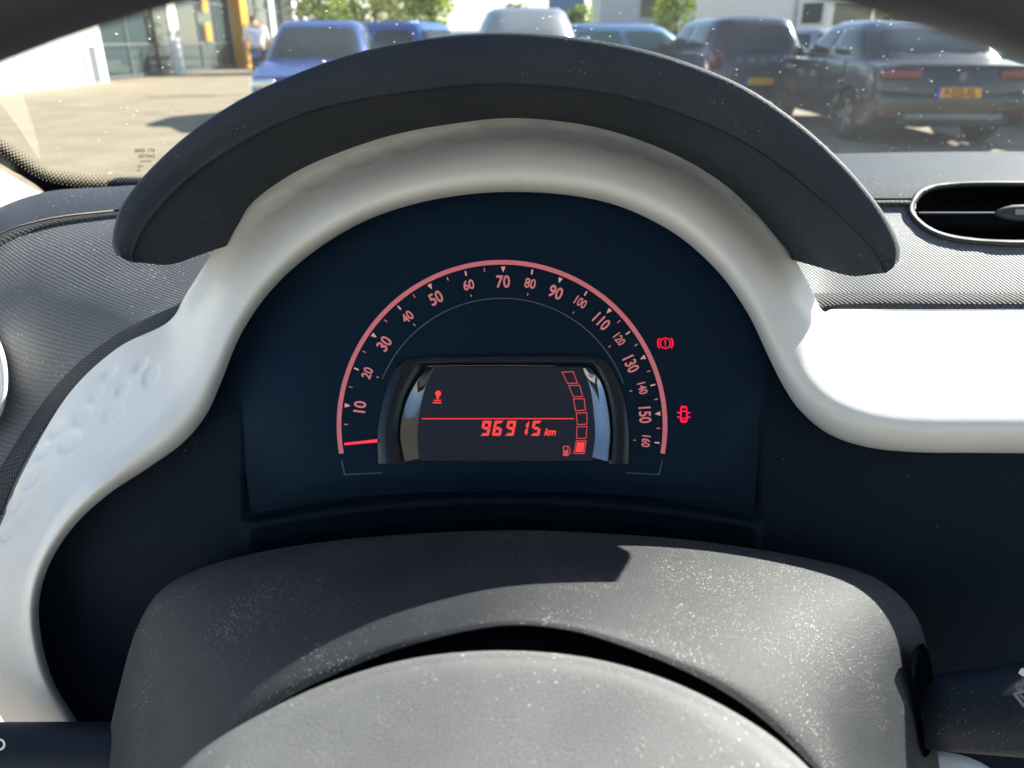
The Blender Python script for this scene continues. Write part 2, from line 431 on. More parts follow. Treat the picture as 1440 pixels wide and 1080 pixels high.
# ------------------------------------------------------------------ dark dashboard panel behind the steering column
inner = [tuple(np.array(a) * .90 + np.array(c) * .10) for a, c in zip(A_, C_)]
poly = np.array(inner + [(2360, 1180), (150, 1180)])
def inside(px, py, poly):
    r = np.zeros(px.shape, bool); n = len(poly); j = n - 1
    for i in range(n):
        xi, yi = poly[i]; xj, yj = poly[j]
        c = ((yi > py) != (yj > py)) & (px < (xj - xi) * (py - yi) / (yj - yi + 1e-9) + xi)
        r ^= c; j = i
    return r
gx = np.arange(20, 2340, 5.0); gy = np.arange(255, 1176, 5.0)
X, Y = np.meshgrid(gx, gy, indexing='ij')
def panel_z(X, Y):
    yl = 690 + 34 * ((X - 706) / 350) ** 2
    sx_ = ss(356, 366, np.abs(X - 706)); side = sx_ * ss(520, 600, Y)
    ledge = ss(0, 12, Y - yl)
    z = .3872 - .0085 * np.maximum(side * .4, ledge * (1 - sx_)) - .0030 * np.exp(-((Y - yl - 16) / 9) ** 2) * (1 - sx_)
    z = z + .010 * ss(30, 75, Y - yl) * (1 - sx_)
    z = z + .014 * ss(720, 960, Y) * side
    return z
Z = panel_z(X, Y)
W = P(X, Y, Z)
ins = inside((X[:-1, :-1] + 2.5), (Y[:-1, :-1] + 2.5), poly)
nv = len(gy)
F = [(i * nv + j, i * nv + j + 1, (i + 1) * nv + j + 1, (i + 1) * nv + j) for i in range(len(gx) - 1) for j in range(nv - 1) if ins[i, j]]
used = sorted({v for f in F for v in f}); re = {v: k for k, v in enumerate(used)}
Vp = W.reshape(-1, 3)[used]; F = [[re[v] for v in f] for f in F]
dash = thing('dashboard', 'dark grey woven dashboard with a dark lower panel, running to the windscreen base', 'dashboard', tuple(P(720, 900, .47)))
mesh('lower_panel', Vp, F, M['panel'], dash)

# ------------------------------------------------------------------ woven dashboard pad and dash top
rows = [
 # left .......................................................................................... right
 [(-220,1150,.385),(-30,810,.408),(30,668,.424),(92,570,.428),(160,506,.426),(234,462,.420),(330,440,.43),(500,430,.44),(720,430,.44),(950,430,.44),(1110,440,.445),(1170,441,.452),(1260,441,.453),(1360,441,.453),(1450,441,.453),(1620,441,.453),(1900,441,.453),(2500,441,.453)],
 [(-230,1050,.40),(-60,740,.425),(10,625,.440),(78,530,.445),(150,470,.445),(232,430,.445),(330,410,.445),(500,400,.45),(720,400,.45),(950,400,.45),(1110,405,.455),(1170,405,.462),(1260,405,.462),(1360,405,.463),(1450,405,.463),(1620,405,.463),(1900,405,.463),(2500,405,.463)],
 [(-240,900,.42),(-100,600,.445),(-10,500,.458),(60,430,.465),(140,395,.470),(232,375,.475),(330,360,.475),(500,350,.48),(720,350,.48),(950,350,.48),(1110,350,.482),(1170,350,.483),(1260,350,.484),(1360,350,.485),(1450,350,.485),(1620,350,.485),(1900,350,.485),(2500,350,.485)],
 [(-240,760,.43),(-110,480,.46),(-15,385,.478),(55,345,.49),(140,325,.498),(232,315,.50),(330,310,.50),(500,305,.51),(720,305,.51),(950,305,.51),(1110,305,.508),(1170,305,.508),(1260,305,.508),(1360,305,.508),(1450,305,.508),(1620,305,.508),(1900,305,.508),(2500,305,.508)],
 [(-240,640,.44),(-120,400,.475),(-15,316,.505),(55,293,.525),(140,285,.535),(232,280,.54),(330,278,.54),(500,275,.54),(720,272,.54),(950,272,.54),(1110,268,.535),(1170,265,.535),(1260,264,.535),(1360,263,.535),(1450,263,.535),(1620,264,.535),(1900,264,.535),(2500,264,.535)],
 [(-240,560,.46),(-120,360,.50),(-10,301,.545),(60,276,.575),(140,269,.59),(232,264,.60),(330,260,.60),(500,256,.60),(720,252,.60),(950,248,.60),(1110,243,.60),(1170,242,.60),(1260,241,.60),(1360,241,.60),(1450,241,.60),(1620,244,.60),(1900,244,.60),(2500,244,.60)],
 [(-240,540,.52),(-120,350,.60),(-5,302,.66),(72,274,.72),(140,268,.735),(232,262,.75),(330,256,.76),(500,247,.78),(720,238,.80),(950,229,.82),(1110,222,.845),(1170,220,.85),(1260,218,.855),(1360,217,.86),(1450,217,.86),(1620,220,.86),(1900,220,.86),(2500,220,.86)],
 [(-240,545,.60),(-120,355,.66),(0,306,.74),(76,278,.79),(140,272,.81),(232,266,.82),(330,260,.83),(500,251,.85),(720,242,.87),(950,233,.89),(1110,226,.915),(1170,224,.92),(1260,222,.925),(1360,221,.93),(1450,221,.93),(1620,224,.93),(1900,224,.93),(2500,224,.93)],
]
Gd = cr2(np.array(rows), 12, 14)
Wd = PA(Gd)
nu, nv = Gd.shape[:2]
vent_out = np.array([(1283,298),(1288,280),(1302,268),(1330,262),(1380,260),(1440,260),(1540,261),(1580,268),(1594,282),(1597,298),(1590,315),(1570,330),(1540,340),(1440,341),(1380,339),(1335,333),(1303,320)], float)
vent_loop = cr(vent_out, 8, True)
vc = vent_out.mean(axis=0)
hole = vc + (vent_out - vc) * np.array([.998, .985])
fx = (Gd[:-1, :-1, 0] + Gd[1:, 1:, 0]) / 2; fy = (Gd[:-1, :-1, 1] + Gd[1:, 1:, 1]) / 2
inv = inside(fx, fy, hole)
uv = grid_uv(Wd)
vrow = 12 * 4                                    # the seam between weave and smooth top
def dash_faces(i0, i1):
    return [(i * nv + j, (i + 1) * nv + j, (i + 1) * nv + j + 1, i * nv + j + 1) for i in range(i0, i1) for j in range(nv - 1) if not inv[i, j]]
def sub(V, uv, F):
    used = sorted({v for f in F for v in f}); re = {v: k for k, v in enumerate(used)}
    return V[used], uv[used], [[re[v] for v in f] for f in F]
Va, ua, Fa = sub(Wd.reshape(-1, 3), uv, dash_faces(0, vrow - 6))
pad = mesh('woven_pad', Va, Fa, M['fabric'], dash, uv=ua)
Va, ua, Fa = sub(Wd.reshape(-1, 3), uv, dash_faces(vrow - 6, nu - 1))
# the smooth top sits 1.5 mm proud of the weave, leaving a shadow line
mesh('dash_top', Va + np.array([0, -.0005, .0022]), Fa, M['dashtop'], dash, uv=ua)
def pad_z(px, py):
    d = (Gd[..., 0] - px) ** 2 + (Gd[..., 1] - py) ** 2
    return Gd[..., 2].ravel()[d.argmin()]
loft('seam_groove', np.stack([np.stack([Gd[i, :, 0], Gd[i, :, 1], Gd[i, :, 2] - dz], -1) for i, dz in ((vrow - 8, .0005), (vrow - 7, .0038), (vrow - 6, .0042), (vrow - 5, .001))])[:, Gd[vrow - 6, :, 0] < 1284], M['seam'], dash)
# rope-like seam between weave and white trim
i0 = 1
seam = np.stack([np.stack([Gd[i, :, 0], Gd[i, :, 1], Gd[i, :, 2] - dz], -1) for i, dz in ((2, .001), (4, .0022), (6, .0026), (8, .0022), (10, .0005))])
loft('seam_strip', seam, M['seam'], dash)

# ------------------------------------------------------------------ air vent in the dashboard
vent = thing('air_vent', 'black oval air vent with one horizontal slat in the dashboard right of the visor', 'air vent', tuple(P(1440, 300, .53)))
zl = np.array([pad_z(x, y) for x, y in vent_loop])
zl = (np.roll(zl, 1) + np.roll(zl, -1) + 2 * zl) / 4
for _ in range(4): zl = (np.roll(zl, 1) + np.roll(zl, -1) + 2 * zl) / 4
prof = []
for s, dz in ((1.10, .003), (1.08, -.0030), (1.02, -.0048), (.965, -.0025), (.945, .008), (.935, .05)):
    prof.append(np.column_stack([vc[0] + (vent_loop[:, 0] - vc[0]) * (1 - (1 - s) * .45), vc[1] + (vent_loop[:, 1] - vc[1]) * (1 - (1 - s) * 1.6), zl + dz]))
loft('vent_surround', np.array(prof), M['vent'], vent, cv=True)
bk = np.column_stack([vent_loop, zl + .045])
Wb = PA(bk); Wb = np.vstack([Wb, PA(np.array([[vc[0], vc[1], zl.mean() + .045]]))])
n = len(vent_loop)
mesh('duct_back', Wb, [(i, (i + 1) % n, n) for i in range(n)], M['black'], vent)
sl = [P(x, y, .506 + dz) for x, y, dz in ((1292, 299.2, .004), (1292, 301, .004), (1292, 303, .03))]
sl2 = [P(x, y, .506 + dz) for x, y, dz in ((1590, 299.2, .004), (1590, 301, .004), (1590, 303, .03))]
mesh('slat', [*sl, *sl2, P(1292, 297, .54), P(1590, 297, .54)], [(0, 1, 4, 3), (1, 2, 5, 4), (0, 3, 7, 6)], M['vent'], vent, smooth=False)
tabc = np.array([(1397,300),(1403,295),(1412,291),(1424,288),(1460,287),(1476,291),(1480,300),(1476,308),(1460,312),(1424,311),(1408,308),(1400,304)], float)
tc_ = tabc.mean(axis=0)
loft('slat_tab', np.array([np.column_stack([tc_ + (tabc - tc_) * s, np.full(len(tabc), z)]) for s, z in ((1.0, .510), (1.0, .505), (.9, .5025), (.6, .5018), (.05, .5018))]), M['vent'], vent, cv=True)
box_v = [P(1428, 294, .5012), P(1470, 294, .5012), P(1470, 302, .5012), P(1428, 302, .5012)]
mesh('tab_grip', box_v, [(0, 1, 2, 3)], mat('tab_grey', (0.25, 0.25, 0.26), 0.5), vent, smooth=False)

# the end vent on the far left, of which only the pale ring's edge shows
v2 = thing('end_vent', 'pale ring of the round air vent at the left edge of the dashboard', 'air vent', tuple(P(-60, 535, .46)))
ang = np.linspace(0, 2 * math.pi, 48, endpoint=False)
rg = [np.column_stack([-55 + 64 * s * np.cos(ang), 535 + 92 * s * np.sin(ang), np.full(48, z)]) for s, z in ((1.05, .458), (1.03, .4375), (.96, .434), (.86, .436), (.82, .47))]
loft('vent_ring', np.array(rg), M['white_trim'], v2, cv=True)
Wb = PA(np.column_stack([-55 + 62 * np.cos(ang) * .86, 535 + 90 * np.sin(ang) * .86, np.full(48, .462)]))
mesh('vent_core', Wb, [tuple(range(48))], M['black'], v2)

# ------------------------------------------------------------------ visor over the instruments
vis = [ # O outer lip, R ridge, M middle of the underside, K where it meets the white trim ; depth of O, R, M, K
 ((163,360),(186,369),(240,372),(318,346), .338,.340,.356,.384),
 ((158,335),(187,351),(252,335),(335,316), .335,.337,.356,.384),
 ((172,288),(212,306),(288,288),(356,283), .329,.331,.354,.384),
 ((217,232),(268,248),(350,240),(410,245), .322,.324,.351,.384),
 ((285,174),(345,197),(430,198),(475,216), .315,.317,.348,.384),
 ((380,119),(440,155),(525,170),(555,190), .309,.311,.346,.384),
 ((525,68),(572,129),(632,155),(642,174), .304,.306,.344,.384),
 ((700,46),(710,118),(722,148),(726,167), .302,.304,.343,.384),
 ((880,64),(855,131),(835,158),(828,178), .304,.306,.344,.384),
 ((1020,109),(968,163),(930,185),(922,207), .309,.311,.346,.384),
 ((1110,163),(1060,206),(1010,226),(1000,247), .315,.317,.348,.384),
 ((1182,226),(1138,263),(1078,275),(1055,292), .322,.324,.351,.384),
 ((1236,290),(1202,320),(1130,318),(1090,330), .329,.331,.354,.384),
 ((1263,340),(1238,361),(1168,358),(1110,352), .335,.337,.356,.384),
 ((1264,370),(1246,384),(1196,388),(1116,366), .338,.340,.356,.384)]
ctrl = []
cen = np.array((712, 560.0))
for kk, (O, Rr, Mm, K, zo, zr, zm, zk) in enumerate(vis):
    wv = 1 - abs(kk - 7) / 7
    ws_ = .010 * min(1, wv * 2.2); zo += ws_; zr += ws_; zm += ws_ * .5
    O, Rr, Mm, K = (np.array(v, float) for v in (O, Rr, Mm, K))
    d = (cen - O) / np.linalg.norm(cen - O); we = {0: 1, 14: 1, 1: .6, 13: .6, 2: .2, 12: .2}.get(kk, 0)
    d = d * (1 - we) + we * (K - O) / np.linalg.norm(K - O); d /= np.linalg.norm(d)
    back = O + d * np.array([55, 60])
    ctrl.append([(*(back + d * 26), zo + .06 + .13 * wv), (*(O + d * 34), zo + .04 + .06 * wv), (*(O + d * 10), zo + .030), (*(O + d * 1.5), zo + .0055), (*O, zo + .0015), (*(O + d * 4), zo - .0012),
                 (*(O * .55 + Rr * .45), zo - .0015), (*(O * .14 + Rr * .86), zr - .0010 + .0010 * wv), (*Rr, zr - .0010 + .0028 * wv), (*(Rr * .94 + Mm * .06), zr + .0030 - .0025 * we + .0022 * wv), (*(Rr * .72 + Mm * .28), zr + .008 + .003 * wv), (*Mm, zm), (*(Mm * .4 + K * .6), zm * .4 + zk * .6), (*K, zk), (*(K + d * 10 * (1 - we)), zk + .018)])
Gv = cr2(np.array(ctrl), 12, 6)
visor = thing('visor_hood', 'black plastic crescent visor projecting over the instruments', 'visor', tuple(P(712, 168, .40)))
shell_o = loft('hood_shell', Gv, M['hood'], visor, cv=True, caps=True)
# added dusty underside skin, lightened to hold bounced light, a hair proud of the shell between the rim and the white trim
lin = Gv[:, 6 * 9:6 * 13].copy(); lin[..., 2] -= .0008
loft('hood_bounce_skin', lin, M['hood_in'], visor)

# ------------------------------------------------------------------ instrument cluster
D = .385
clus = thing('instrument_cluster', 'round digital instrument cluster with red lit speed scale and odometer under the visor', 'instrument cluster', tuple(P(706, 690, D)))
cx, cy = 706.0, 598.0
def flat(name, pts, m, parent=clus, z=D - .0006, holes=None):
    """a flat print: polygon of pixels on the dial plane"""
    V = P(np.array(pts)[:, 0], np.array(pts)[:, 1], z)
    return mesh(name, V, [tuple(range(len(pts)))[::-1]], m, parent, smooth=False)
def flat_multi(name, polys, m, parent=clus, z=D - .0006):
    V = []; F = []
    for p in polys:
        s = len(V)
        V += [tuple(v) for v in P(np.array(p, float)[:, 0], np.array(p, float)[:, 1], z)]
        F.append(tuple(range(s, s + len(p)))[::-1])
    return mesh(name, V, F, m, parent, smooth=False)
def band(name, inner, outer, m, parent=clus, z=D - .0006, closed=False):
    a = np.array(inner, float); b = np.array(outer, float); n = len(a)
    V = np.vstack([P(a[:, 0], a[:, 1], z), P(b[:, 0], b[:, 1], z)])
    F = [(i, (i + 1) % n, n + (i + 1) % n, n + i) for i in range(n if closed else n - 1)]
    return mesh(name, V, F, m, parent, smooth=False)
def pol(r, deg, c=(cx, cy)):
    return (c[0] + r * math.cos(R(deg)), c[1] - r * math.sin(R(deg)))
top = [tuple(np.array(a) * .93 + np.array(c) * .07) for a, c in zip(A_[9:24], C_[9:24])]
face_pts = cr(np.array(top), 6)
face_pts = [tuple(p) for p in face_pts if 352 < p[0] < 1060 or p[1] < 500]
outline = [(352, 712)] + face_pts + [(1060, 712), (960, 701), (820, 693), (706, 691), (590, 693), (450, 701)]
flat('dial_plate', outline, M['face'], z=D)
lens_pts = np.array(outline)
# slightly domed clear lens
lc = np.array((706, 560.0))
ringL = [np.column_stack([lc + (lens_pts - lc) * s, np.full(len(lens_pts), z)]) for s, z in ((.985, .3812), (.98, .3806), (.7, .3805), (.4, .3804), (.03, .3804))]
loft('lens', np.array(ringL), M['lens'], clus, cv=True)
# speed ring
th = np.linspace(190.0, -10.0, 120)
band('scale_ring', [pol(226, t) for t in th], [pol(232.5, t) for t in th], M['ring'])
th2 = np.linspace(158, 20, 90)
band('inner_line', [pol(181, t, (706, 601)) for t in th2], [pol(182.1, t, (706, 601)) for t in th2], M['print_grey'])
flat_multi('corner_line', [[(480,648),(481.2,648),(485.2,667),(484,668)], [(484,668),(485.2,667),(538,664.2),(538,665.2)]], M['print_grey'])
flat_multi('corner_line', [[(932,648),(930.8,648),(925.8,667),(927,668)], [(927,668),(925.8,667),(880,664.2),(880,665.2)]], M['print_grey'])
def spd(s):
    return 186.6 - 1.386 * s if s <= 70 else 186.6 - 97.0 - (s - 70) * 1.067
def tick(name, deg, r0, r1, w, m, taper=1.0):
    c, s = math.cos(R(deg)), math.sin(R(deg))
    a = np.array(pol(r0, deg)); b = np.array(pol(r1, deg)); nrm = np.array((s, c))
    return flat(name, [a - nrm * w * taper, a + nrm * w * taper, b + nrm * w, b - nrm * w], m)
for s in range(10, 160, 20): tick('scale_marker', spd(s), 215.5, 223.0, 3.2, M['tick'], .08)
for s in range(20, 161, 20):
    tick('scale_tick', spd(s), 216, 223, 1.1, M['tick'])
    tick('inner_tick', spd(s), 185.5, 189.5, .7, M['seg_dim'] if False else M['num'])
for s in (5, 15, 25, 35, 45, 55, 65, 115, 125, 135, 145, 155): tick('minor_tick', spd(s), 217, 222.5, .65, M['num'])
def text_geo(s, size, offset=0.0, shear=0.0):
    cu = bpy.data.curves.new('t', 'FONT'); cu.body = s; cu.size = size; cu.align_x = 'CENTER'; cu.align_y = 'CENTER'
    cu.offset = offset; cu.shear = shear; cu.resolution_u = 4
    o = bpy.data.objects.new('t', cu); COL.objects.link(o)
    dg = bpy.context.evaluated_depsgraph_get()
    me = o.evaluated_get(dg).to_mesh()
    V = np.array([v.co[:] for v in me.vertices]) if len(me.vertices) else np.zeros((0, 3)); F = [tuple(p.vertices) for p in me.polygons]
    o.evaluated_get(dg).to_mesh_clear()
    bpy.data.objects.remove(o); bpy.data.curves.remove(cu)
    c = (V.max(axis=0) + V.min(axis=0)) / 2
    return V - c, F
def dial_text(name, s, px, py, h, rot, m, wide=.86, bold=.02, shear=0.0, z=D - .0006, parent=clus):
    V, F = text_geo(s, 1.0, bold, shear)
    k = h / (V[:, 1].max() - V[:, 1].min())
    x = V[:, 0] * k * wide; y = V[:, 1] * k
    c, sn = math.cos(rot), math.sin(rot)
    return mesh(name, P(px + x * c - y * sn, py - (x * sn + y * c), z), F, m, parent, smooth=False)
nums = [('10',506,572,17.5),('20',516.5,524.5,14),('30',540.5,483,17.5),('40',573,445.5,14),('50',613,419,17.5),('60',659,400.5,14.2),('70',707.5,396,18),('80',745.5,398.5,14.2),
        ('90',781.5,411,18),('100',816.5,425,13),('110',846,452,17.5),('120',871,477,12.5),('130',887.5,512,17.5),('140',903.5,546,12.5),('150',907,583.5,17.5),('160',908.5,620.5,12.5)]
for s, x, y, h in nums:
    rot = math.atan2(cy - y, x - cx) - math.pi / 2
    dial_text('numeral', s, x, y, h, rot, M['num'], .84 if len(s) == 2 else .74, .022)
# needle
nd = P(np.array([484, 531, 531, 484]), np.array([622.8, 617.4, 622.0, 626.2]), D - .0022)
nd2 = P(np.array([484, 531, 531, 484]), np.array([622.8, 617.4, 622.0, 626.2]), D - .0012)
mesh('needle', np.vstack([nd, nd2]), [(3, 2, 1, 0), (0, 1, 5, 4), (2, 3, 7, 6), (1, 2, 6, 5), (3, 0, 4, 7)], M['needle'], clus, smooth=False)
# display window: screen, piano-black surround, chrome cheeks
scr_l = [(609,516),(597,545),(589,580),(587,615),(590,648)]
scr_r = [(823,516),(831,545),(836,580),(838,615),(834,648)]
flat('display_screen', scr_l + scr_r[::-1], M['lcd'], z=D - .0005)
sur_out = cr(np.array([(531,652),(530,610),(537,565),(549,530),(562,509),(585,501),(640,499),(706,498),(780,498),(832,499),(851,506),(869,533),(881,570),(885,610),(885,652)], float), 6)
sur_in = cr(np.array([(571,652),(563,610),(570,570),(585,538),(600,517),(612,515),(650,515),(706,515),(770,515),(815,515),(832,518),(846,540),(855,572),(858,610),(855,652)], float), 6)
rowsB = []
for t, z in ((0, D - .0004), (.04, D - .0016), (.5, D - .0020), (.96, D - .0012), (1, D - .0004)):
    rowsB.append(np.column_stack([sur_out * (1 - t) + sur_in * t, np.full(len(sur_out), z)]))
loft('display_surround', np.array(rowsB), M['piano'], clus)
for side in (-1, 1):
    o_ = cr(np.array([(601,518),(584,540),(570,570),(563,610),(569,649)] if side < 0 else [(830,518),(846,540),(854,572),(858,610),(855,649)], float), 8)
    i_ = cr(np.array([(610,518),(598,545),(590,580),(587,612),(589,645)] if side < 0 else [(820,518),(830,545),(835,580),(837,612),(833,643)], float), 8)
    rr = []
    for t, z in ((0, D - .0008), (.25, D + .0002 - .0008), (.6, D - .0016), (1, D - .0036)) if False else ((0, D - .0030), (.12, D - .0028), (.5, D - .0018), (.9, D - .0008), (1, D - .0006)):
        rr.append(np.column_stack([o_ * (1 - t) + i_ * t, np.full(len(o_), z)]))
    loft('chrome_cheek', np.array(rr), M['chrome'], clus)
band('display_edge', [(x, y - .9) for x, y in ((601,515.4),(640,514.6),(706,514.4),(780,514.8))], [(x, y + .2) for x, y in ((601,515.4),(640,514.6),(706,514.4),(780,514.8))], M['chrome'], z=D - .0022)
# lit graphics on the display
ZL = D - .0009
flat('divider_line', [(593,588.1),(807,588.1),(807,589.4),(593,589.4)], M['seg'], z=ZL)
bars = [[(789.4,522.9),(806,522),(813,539.3),(798,539.8)],[(799,541.6),(815.4,541.2),(820,558),(806,558.6)],[(805.7,560.4),(822,560),(824,577.4),(809,578.3)],
        [(809.8,580.3),(826,579.7),(826,597),(811.5,597.7)],[(810.8,599.6),(826,599.2),(824.5,617),(810.5,617)],[(810,619.3),(825,619.3),(822,638.3),(806.4,638.3)]]
for i, b in enumerate(bars):
    b = np.array(b); c = b.mean(axis=0)
    band('fuel_segment', c + (b - c) * .86, c + (b - c) * 1.0, M['seg_dim'], z=ZL, closed=True)
    if i == 5: flat('fuel_fill', c + (b - c) * .72, M['seg'], z=ZL)
flat_multi('fuel_pump_symbol', [[(792,633),(799,633),(799,640),(792,640)],[(791.6,627),(799.4,627),(799.4,628.4),(791.6,628.4)],[(791.6,628.4),(793,628.4),(793,633),(791.6,633)],[(798,628.4),(799.4,628.4),(799.4,633),(798,633)],
    [(799.4,628),(800.4,628),(802.4,631),(801.4,631)],[(801.4,631),(802.4,631),(802,638.5),(801,638.5)],[(799.4,637.4),(801,637.4),(802,638.5),(799.4,638.5)],[(791,640),(800,640),(800,641.2),(791,641.2)]], M['seg_dim'], z=ZL)
flat_multi('shift_symbol', [[(616.2 + 4.1 * math.cos(a), 553.3 + 4.1 * math.sin(a)) for a in np.linspace(0, 2 * math.pi, 20, endpoint=False)],
    [(614.2,557),(617.6,557),(617.0,561.0),(613.6,561.0)],[(610.2,562.2),(619.6,562.2),(620.2,563.8),(609.6,563.8)],[(608.6,565.4),(620.8,565.4),(621.4,567.0),(608,567.0)]], M['seg'], z=ZL)
SEG = {'9': 'abcdfg', '6': 'acdefg', '1': 'bc', '5': 'acdfg'}
def seg_digit(ch, x0, x1, y0, y1, name='odometer_digit'):
    w = x1 - x0 - 4.0; h = y1 - y0; t = 3.9; g = .35
    def sk(x, y): return (x0 + x + (1 - y / h) * 4.0, y0 + y)
    hh = h / 2
    pl = {'a': [(g, 0), (w - g, 0), (w - t, t), (t, t)], 'd': [(t, h - t), (w - t, h - t), (w - g, h), (g, h)],
          'g': [(t * .5 + g, hh), (t, hh - t / 2), (w - t, hh - t / 2), (w - t * .5 - g, hh), (w - t, hh + t / 2), (t, hh + t / 2)],
          'f': [(0, g), (t, t + g), (t, hh - t / 2 - g), (t * .4, hh - g), (0, hh - g)], 'b': [(w, g), (w, hh - g), (w - t * .4, hh - g), (w - t, hh - t / 2 - g), (w - t, t + g)],
          'e': [(0, hh + g), (t * .4, hh + g), (t, hh + t / 2 + g), (t, h - t - g), (0, h - g)], 'c': [(w - t * .4, hh + g), (w, hh + g), (w, h - g), (w - t, h - t - g), (w - t, hh + t / 2 + g)]}
    flat_multi(name, [[sk(*p) for p in pl[s]] for s in SEG[ch]], M['seg'], z=ZL)
for ch, x0, x1 in (('9',675.0,691.6),('6',691.6,708.2),('9',709.8,726.4),('1',728.2,744.8),('5',745.8,762.4)): seg_digit(ch, x0, x1, 591.6, 612.8)
dial_text('unit_text', 'km', 773.6, 607.2, 10.5, 0, M['seg'], .92, .03, .3, z=ZL)
# warning lamps
bx_, by_ = 935.6, 482.6
aa = np.linspace(0, 2 * math.pi, 28, endpoint=False)
lampb = band('brake_warning_lamp', [(bx_ + 6.4 * math.cos(a), by_ + 6.4 * math.sin(a)) for a in aa], [(bx_ + 7.9 * math.cos(a), by_ + 7.9 * math.sin(a)) for a in aa], M['tell'], closed=True)
for sgn in (0, math.pi):
    a3 = np.linspace(-.75, .75, 10) + sgn
    band('lamp_bracket', [(bx_ + 9.6 * math.cos(a), by_ + 9.6 * math.sin(a)) for a in a3], [(bx_ + 11.6 * math.cos(a), by_ + 11.6 * math.sin(a)) for a in a3], M['tell'], parent=lampb)
flat_multi('lamp_exclamation', [[(bx_ - 1.1, by_ - 4.6), (bx_ + 1.1, by_ - 4.6), (bx_ + .7, by_ + 1.6), (bx_ - .7, by_ + 1.6)], [(bx_ - .8, by_ + 2.8), (bx_ + .8, by_ + 2.8), (bx_ + .8, by_ + 4.4), (bx_ - .8, by_ + 4.4)]], M['tell'], parent=lampb)
dx_, dy_ = 961.6, 582.3
car_o = np.array([(-3.4,-11.6),(3.4,-11.6),(4.8,-9),(5.0,-2),(5.4,4),(5,10),(3.6,12),(-3.6,12),(-5,10),(-5.4,4),(-5.0,-2),(-4.8,-9)]) + (dx_, dy_)
cc = np.array((dx_, dy_))
lampd = band('door_open_lamp', cc + (car_o - cc) * .72, car_o, M['tell'], closed=True)
flat_multi('lamp_bars', [[(dx_ - 4, dy_ - 5), (dx_ + 4, dy_ - 5), (dx_ + 4, dy_ - 3), (dx_ - 4, dy_ - 3)], [(dx_ - 4, dy_ + 5), (dx_ + 4, dy_ + 5), (dx_ + 4, dy_ + 7), (dx_ - 4, dy_ + 7)],
    [(dx_ - 4.8, dy_ - 3), (dx_ - 3.2, dy_ - 3), (dx_ - 3.2, dy_ + 5), (dx_ - 4.8, dy_ + 5)], [(dx_ + 4.8, dy_ - 3), (dx_ + 3.2, dy_ - 3), (dx_ + 3.2, dy_ + 5), (dx_ + 4.8, dy_ + 5)]], M['tell'], parent=lampd, z=D - .0007)
for sx in (-1, 1):
    for yo in (-2.2, 4.2):
        flat('lamp_door', [(dx_ + sx * 5.0, dy_ + yo), (dx_ + sx * 9.2, dy_ + yo + 2.2 - 3.6), (dx_ + sx * 9.2, dy_ + yo + 4.2 - 3.6), (dx_ + sx * 5.0, dy_ + yo + 2.0)], M['tell'], parent=lampd)

# ------------------------------------------------------------------ steering column cowl
Q = [(110,1200),(138,1095),(165,975),(195,875),(243,816),(350,779),(500,756),(690,745),(850,749),(1000,762),(1150,787),(1235,814),(1288,864),(1308,935),(1320,1060),(1335,1200)]
Fr = [(225,1200),(258,1110),(290,1060),(330,1026),(385,989),(455,952),(565,908),(700,878),(800,884),(890,911),(970,944),(1030,977),(1080,1014),(1125,1057),(1165,1105),(1215,1200)]
cen = np.array((705, 1180.0))
ctrl = []
for q, f in zip(Q, Fr):
    q = np.array(q, float); f = np.array(f, float); d = cen - q; d /= np.linalg.norm(d); e = cen - f; e /= np.linalg.norm(e)
    m = q * .42 + f * .58
    ctrl.append([(*(q + d * 34), .392), (*(q + d * 10), .372), (*(q + d * 1), .354), (*(q * .94 + f * .06), .341), (*(q * .72 + f * .28), .313), (*m, .281), (*(q * .12 + f * .88), .251), (*f, .245), (*(f + e * 5), .248), (*(f + e * 16), .266), (*(f + e * 44), .310), (*(f + e * 110), .36), (*(f + e * 230), .39)])
Gc = cr2(np.array(ctrl), 10, 7)
cut = 7 * 7 + 4
cowl = thing('steering_column_cowl', 'dusty dark grey plastic cowl over the steering column below the instruments', 'cowl', tuple(P(706, 900, .31)))
loft('cowl_shell', Gc[:, :cut + 1], M['cowl'], cowl)
loft('column_collar', Gc[:, cut:], M['gap_shade'], cowl)  # dark gap before the hub: its shade is put into the colour

# ------------------------------------------------------------------ stalks
def stalk(name, label, p0, p1, r0, r1, squash=.92):
    t = thing(name, label, 'stalk', tuple(p0))
    k = np.linspace(0, 1, 8)
    pts = p0 + (p1 - p0) * k[:, None]
    V, F = tube(pts, r0 + (r1 - r0) * k, 28)
    mesh('stalk_body', V, F, M['stalk'], t)
    return t
s1 = stalk('wiper_stalk', 'black wiper stalk with white symbols sticking out right of the column cowl', P(1286, 1004, .340), P(1640, 990, .318), .0142, .0249)
s2 = stalk('light_stalk', 'black light stalk with a pale symbol left of the column cowl', P(230, 1064, .352), P(-260, 1068, .345), .0148, .0151)
def print_on(name, pts, z, m, parent):
    V = P(np.array(pts)[:, 0], np.array(pts)[:, 1], z)
    return mesh(name, V, [tuple(range(len(pts)))[::-1]], m, parent, smooth=False)
zs = .2915
print_on('wiper_symbol', [(1432,946),(1436,940),(1446,939),(1452,946),(1446,953),(1436,950)], .3190, M['print_white'], s1)
def ring_print(name, c, r0, r1, z, m, parent, a0=0, a1=2 * math.pi):
    a = np.linspace(a0, a1, 24)
    V = np.vstack([P(c[0] + r0 * np.cos(a), c[1] + r0 * np.sin(a), z), P(c[0] + r1 * np.cos(a), c[1] + r1 * np.sin(a), z)])
    return mesh(name, V, [(i, i + 1, 25 + i - 1 + 0, 24 + i) if False else (i, i + 1, 24 + i + 1, 24 + i) for i in range(23)], m, parent, smooth=False)
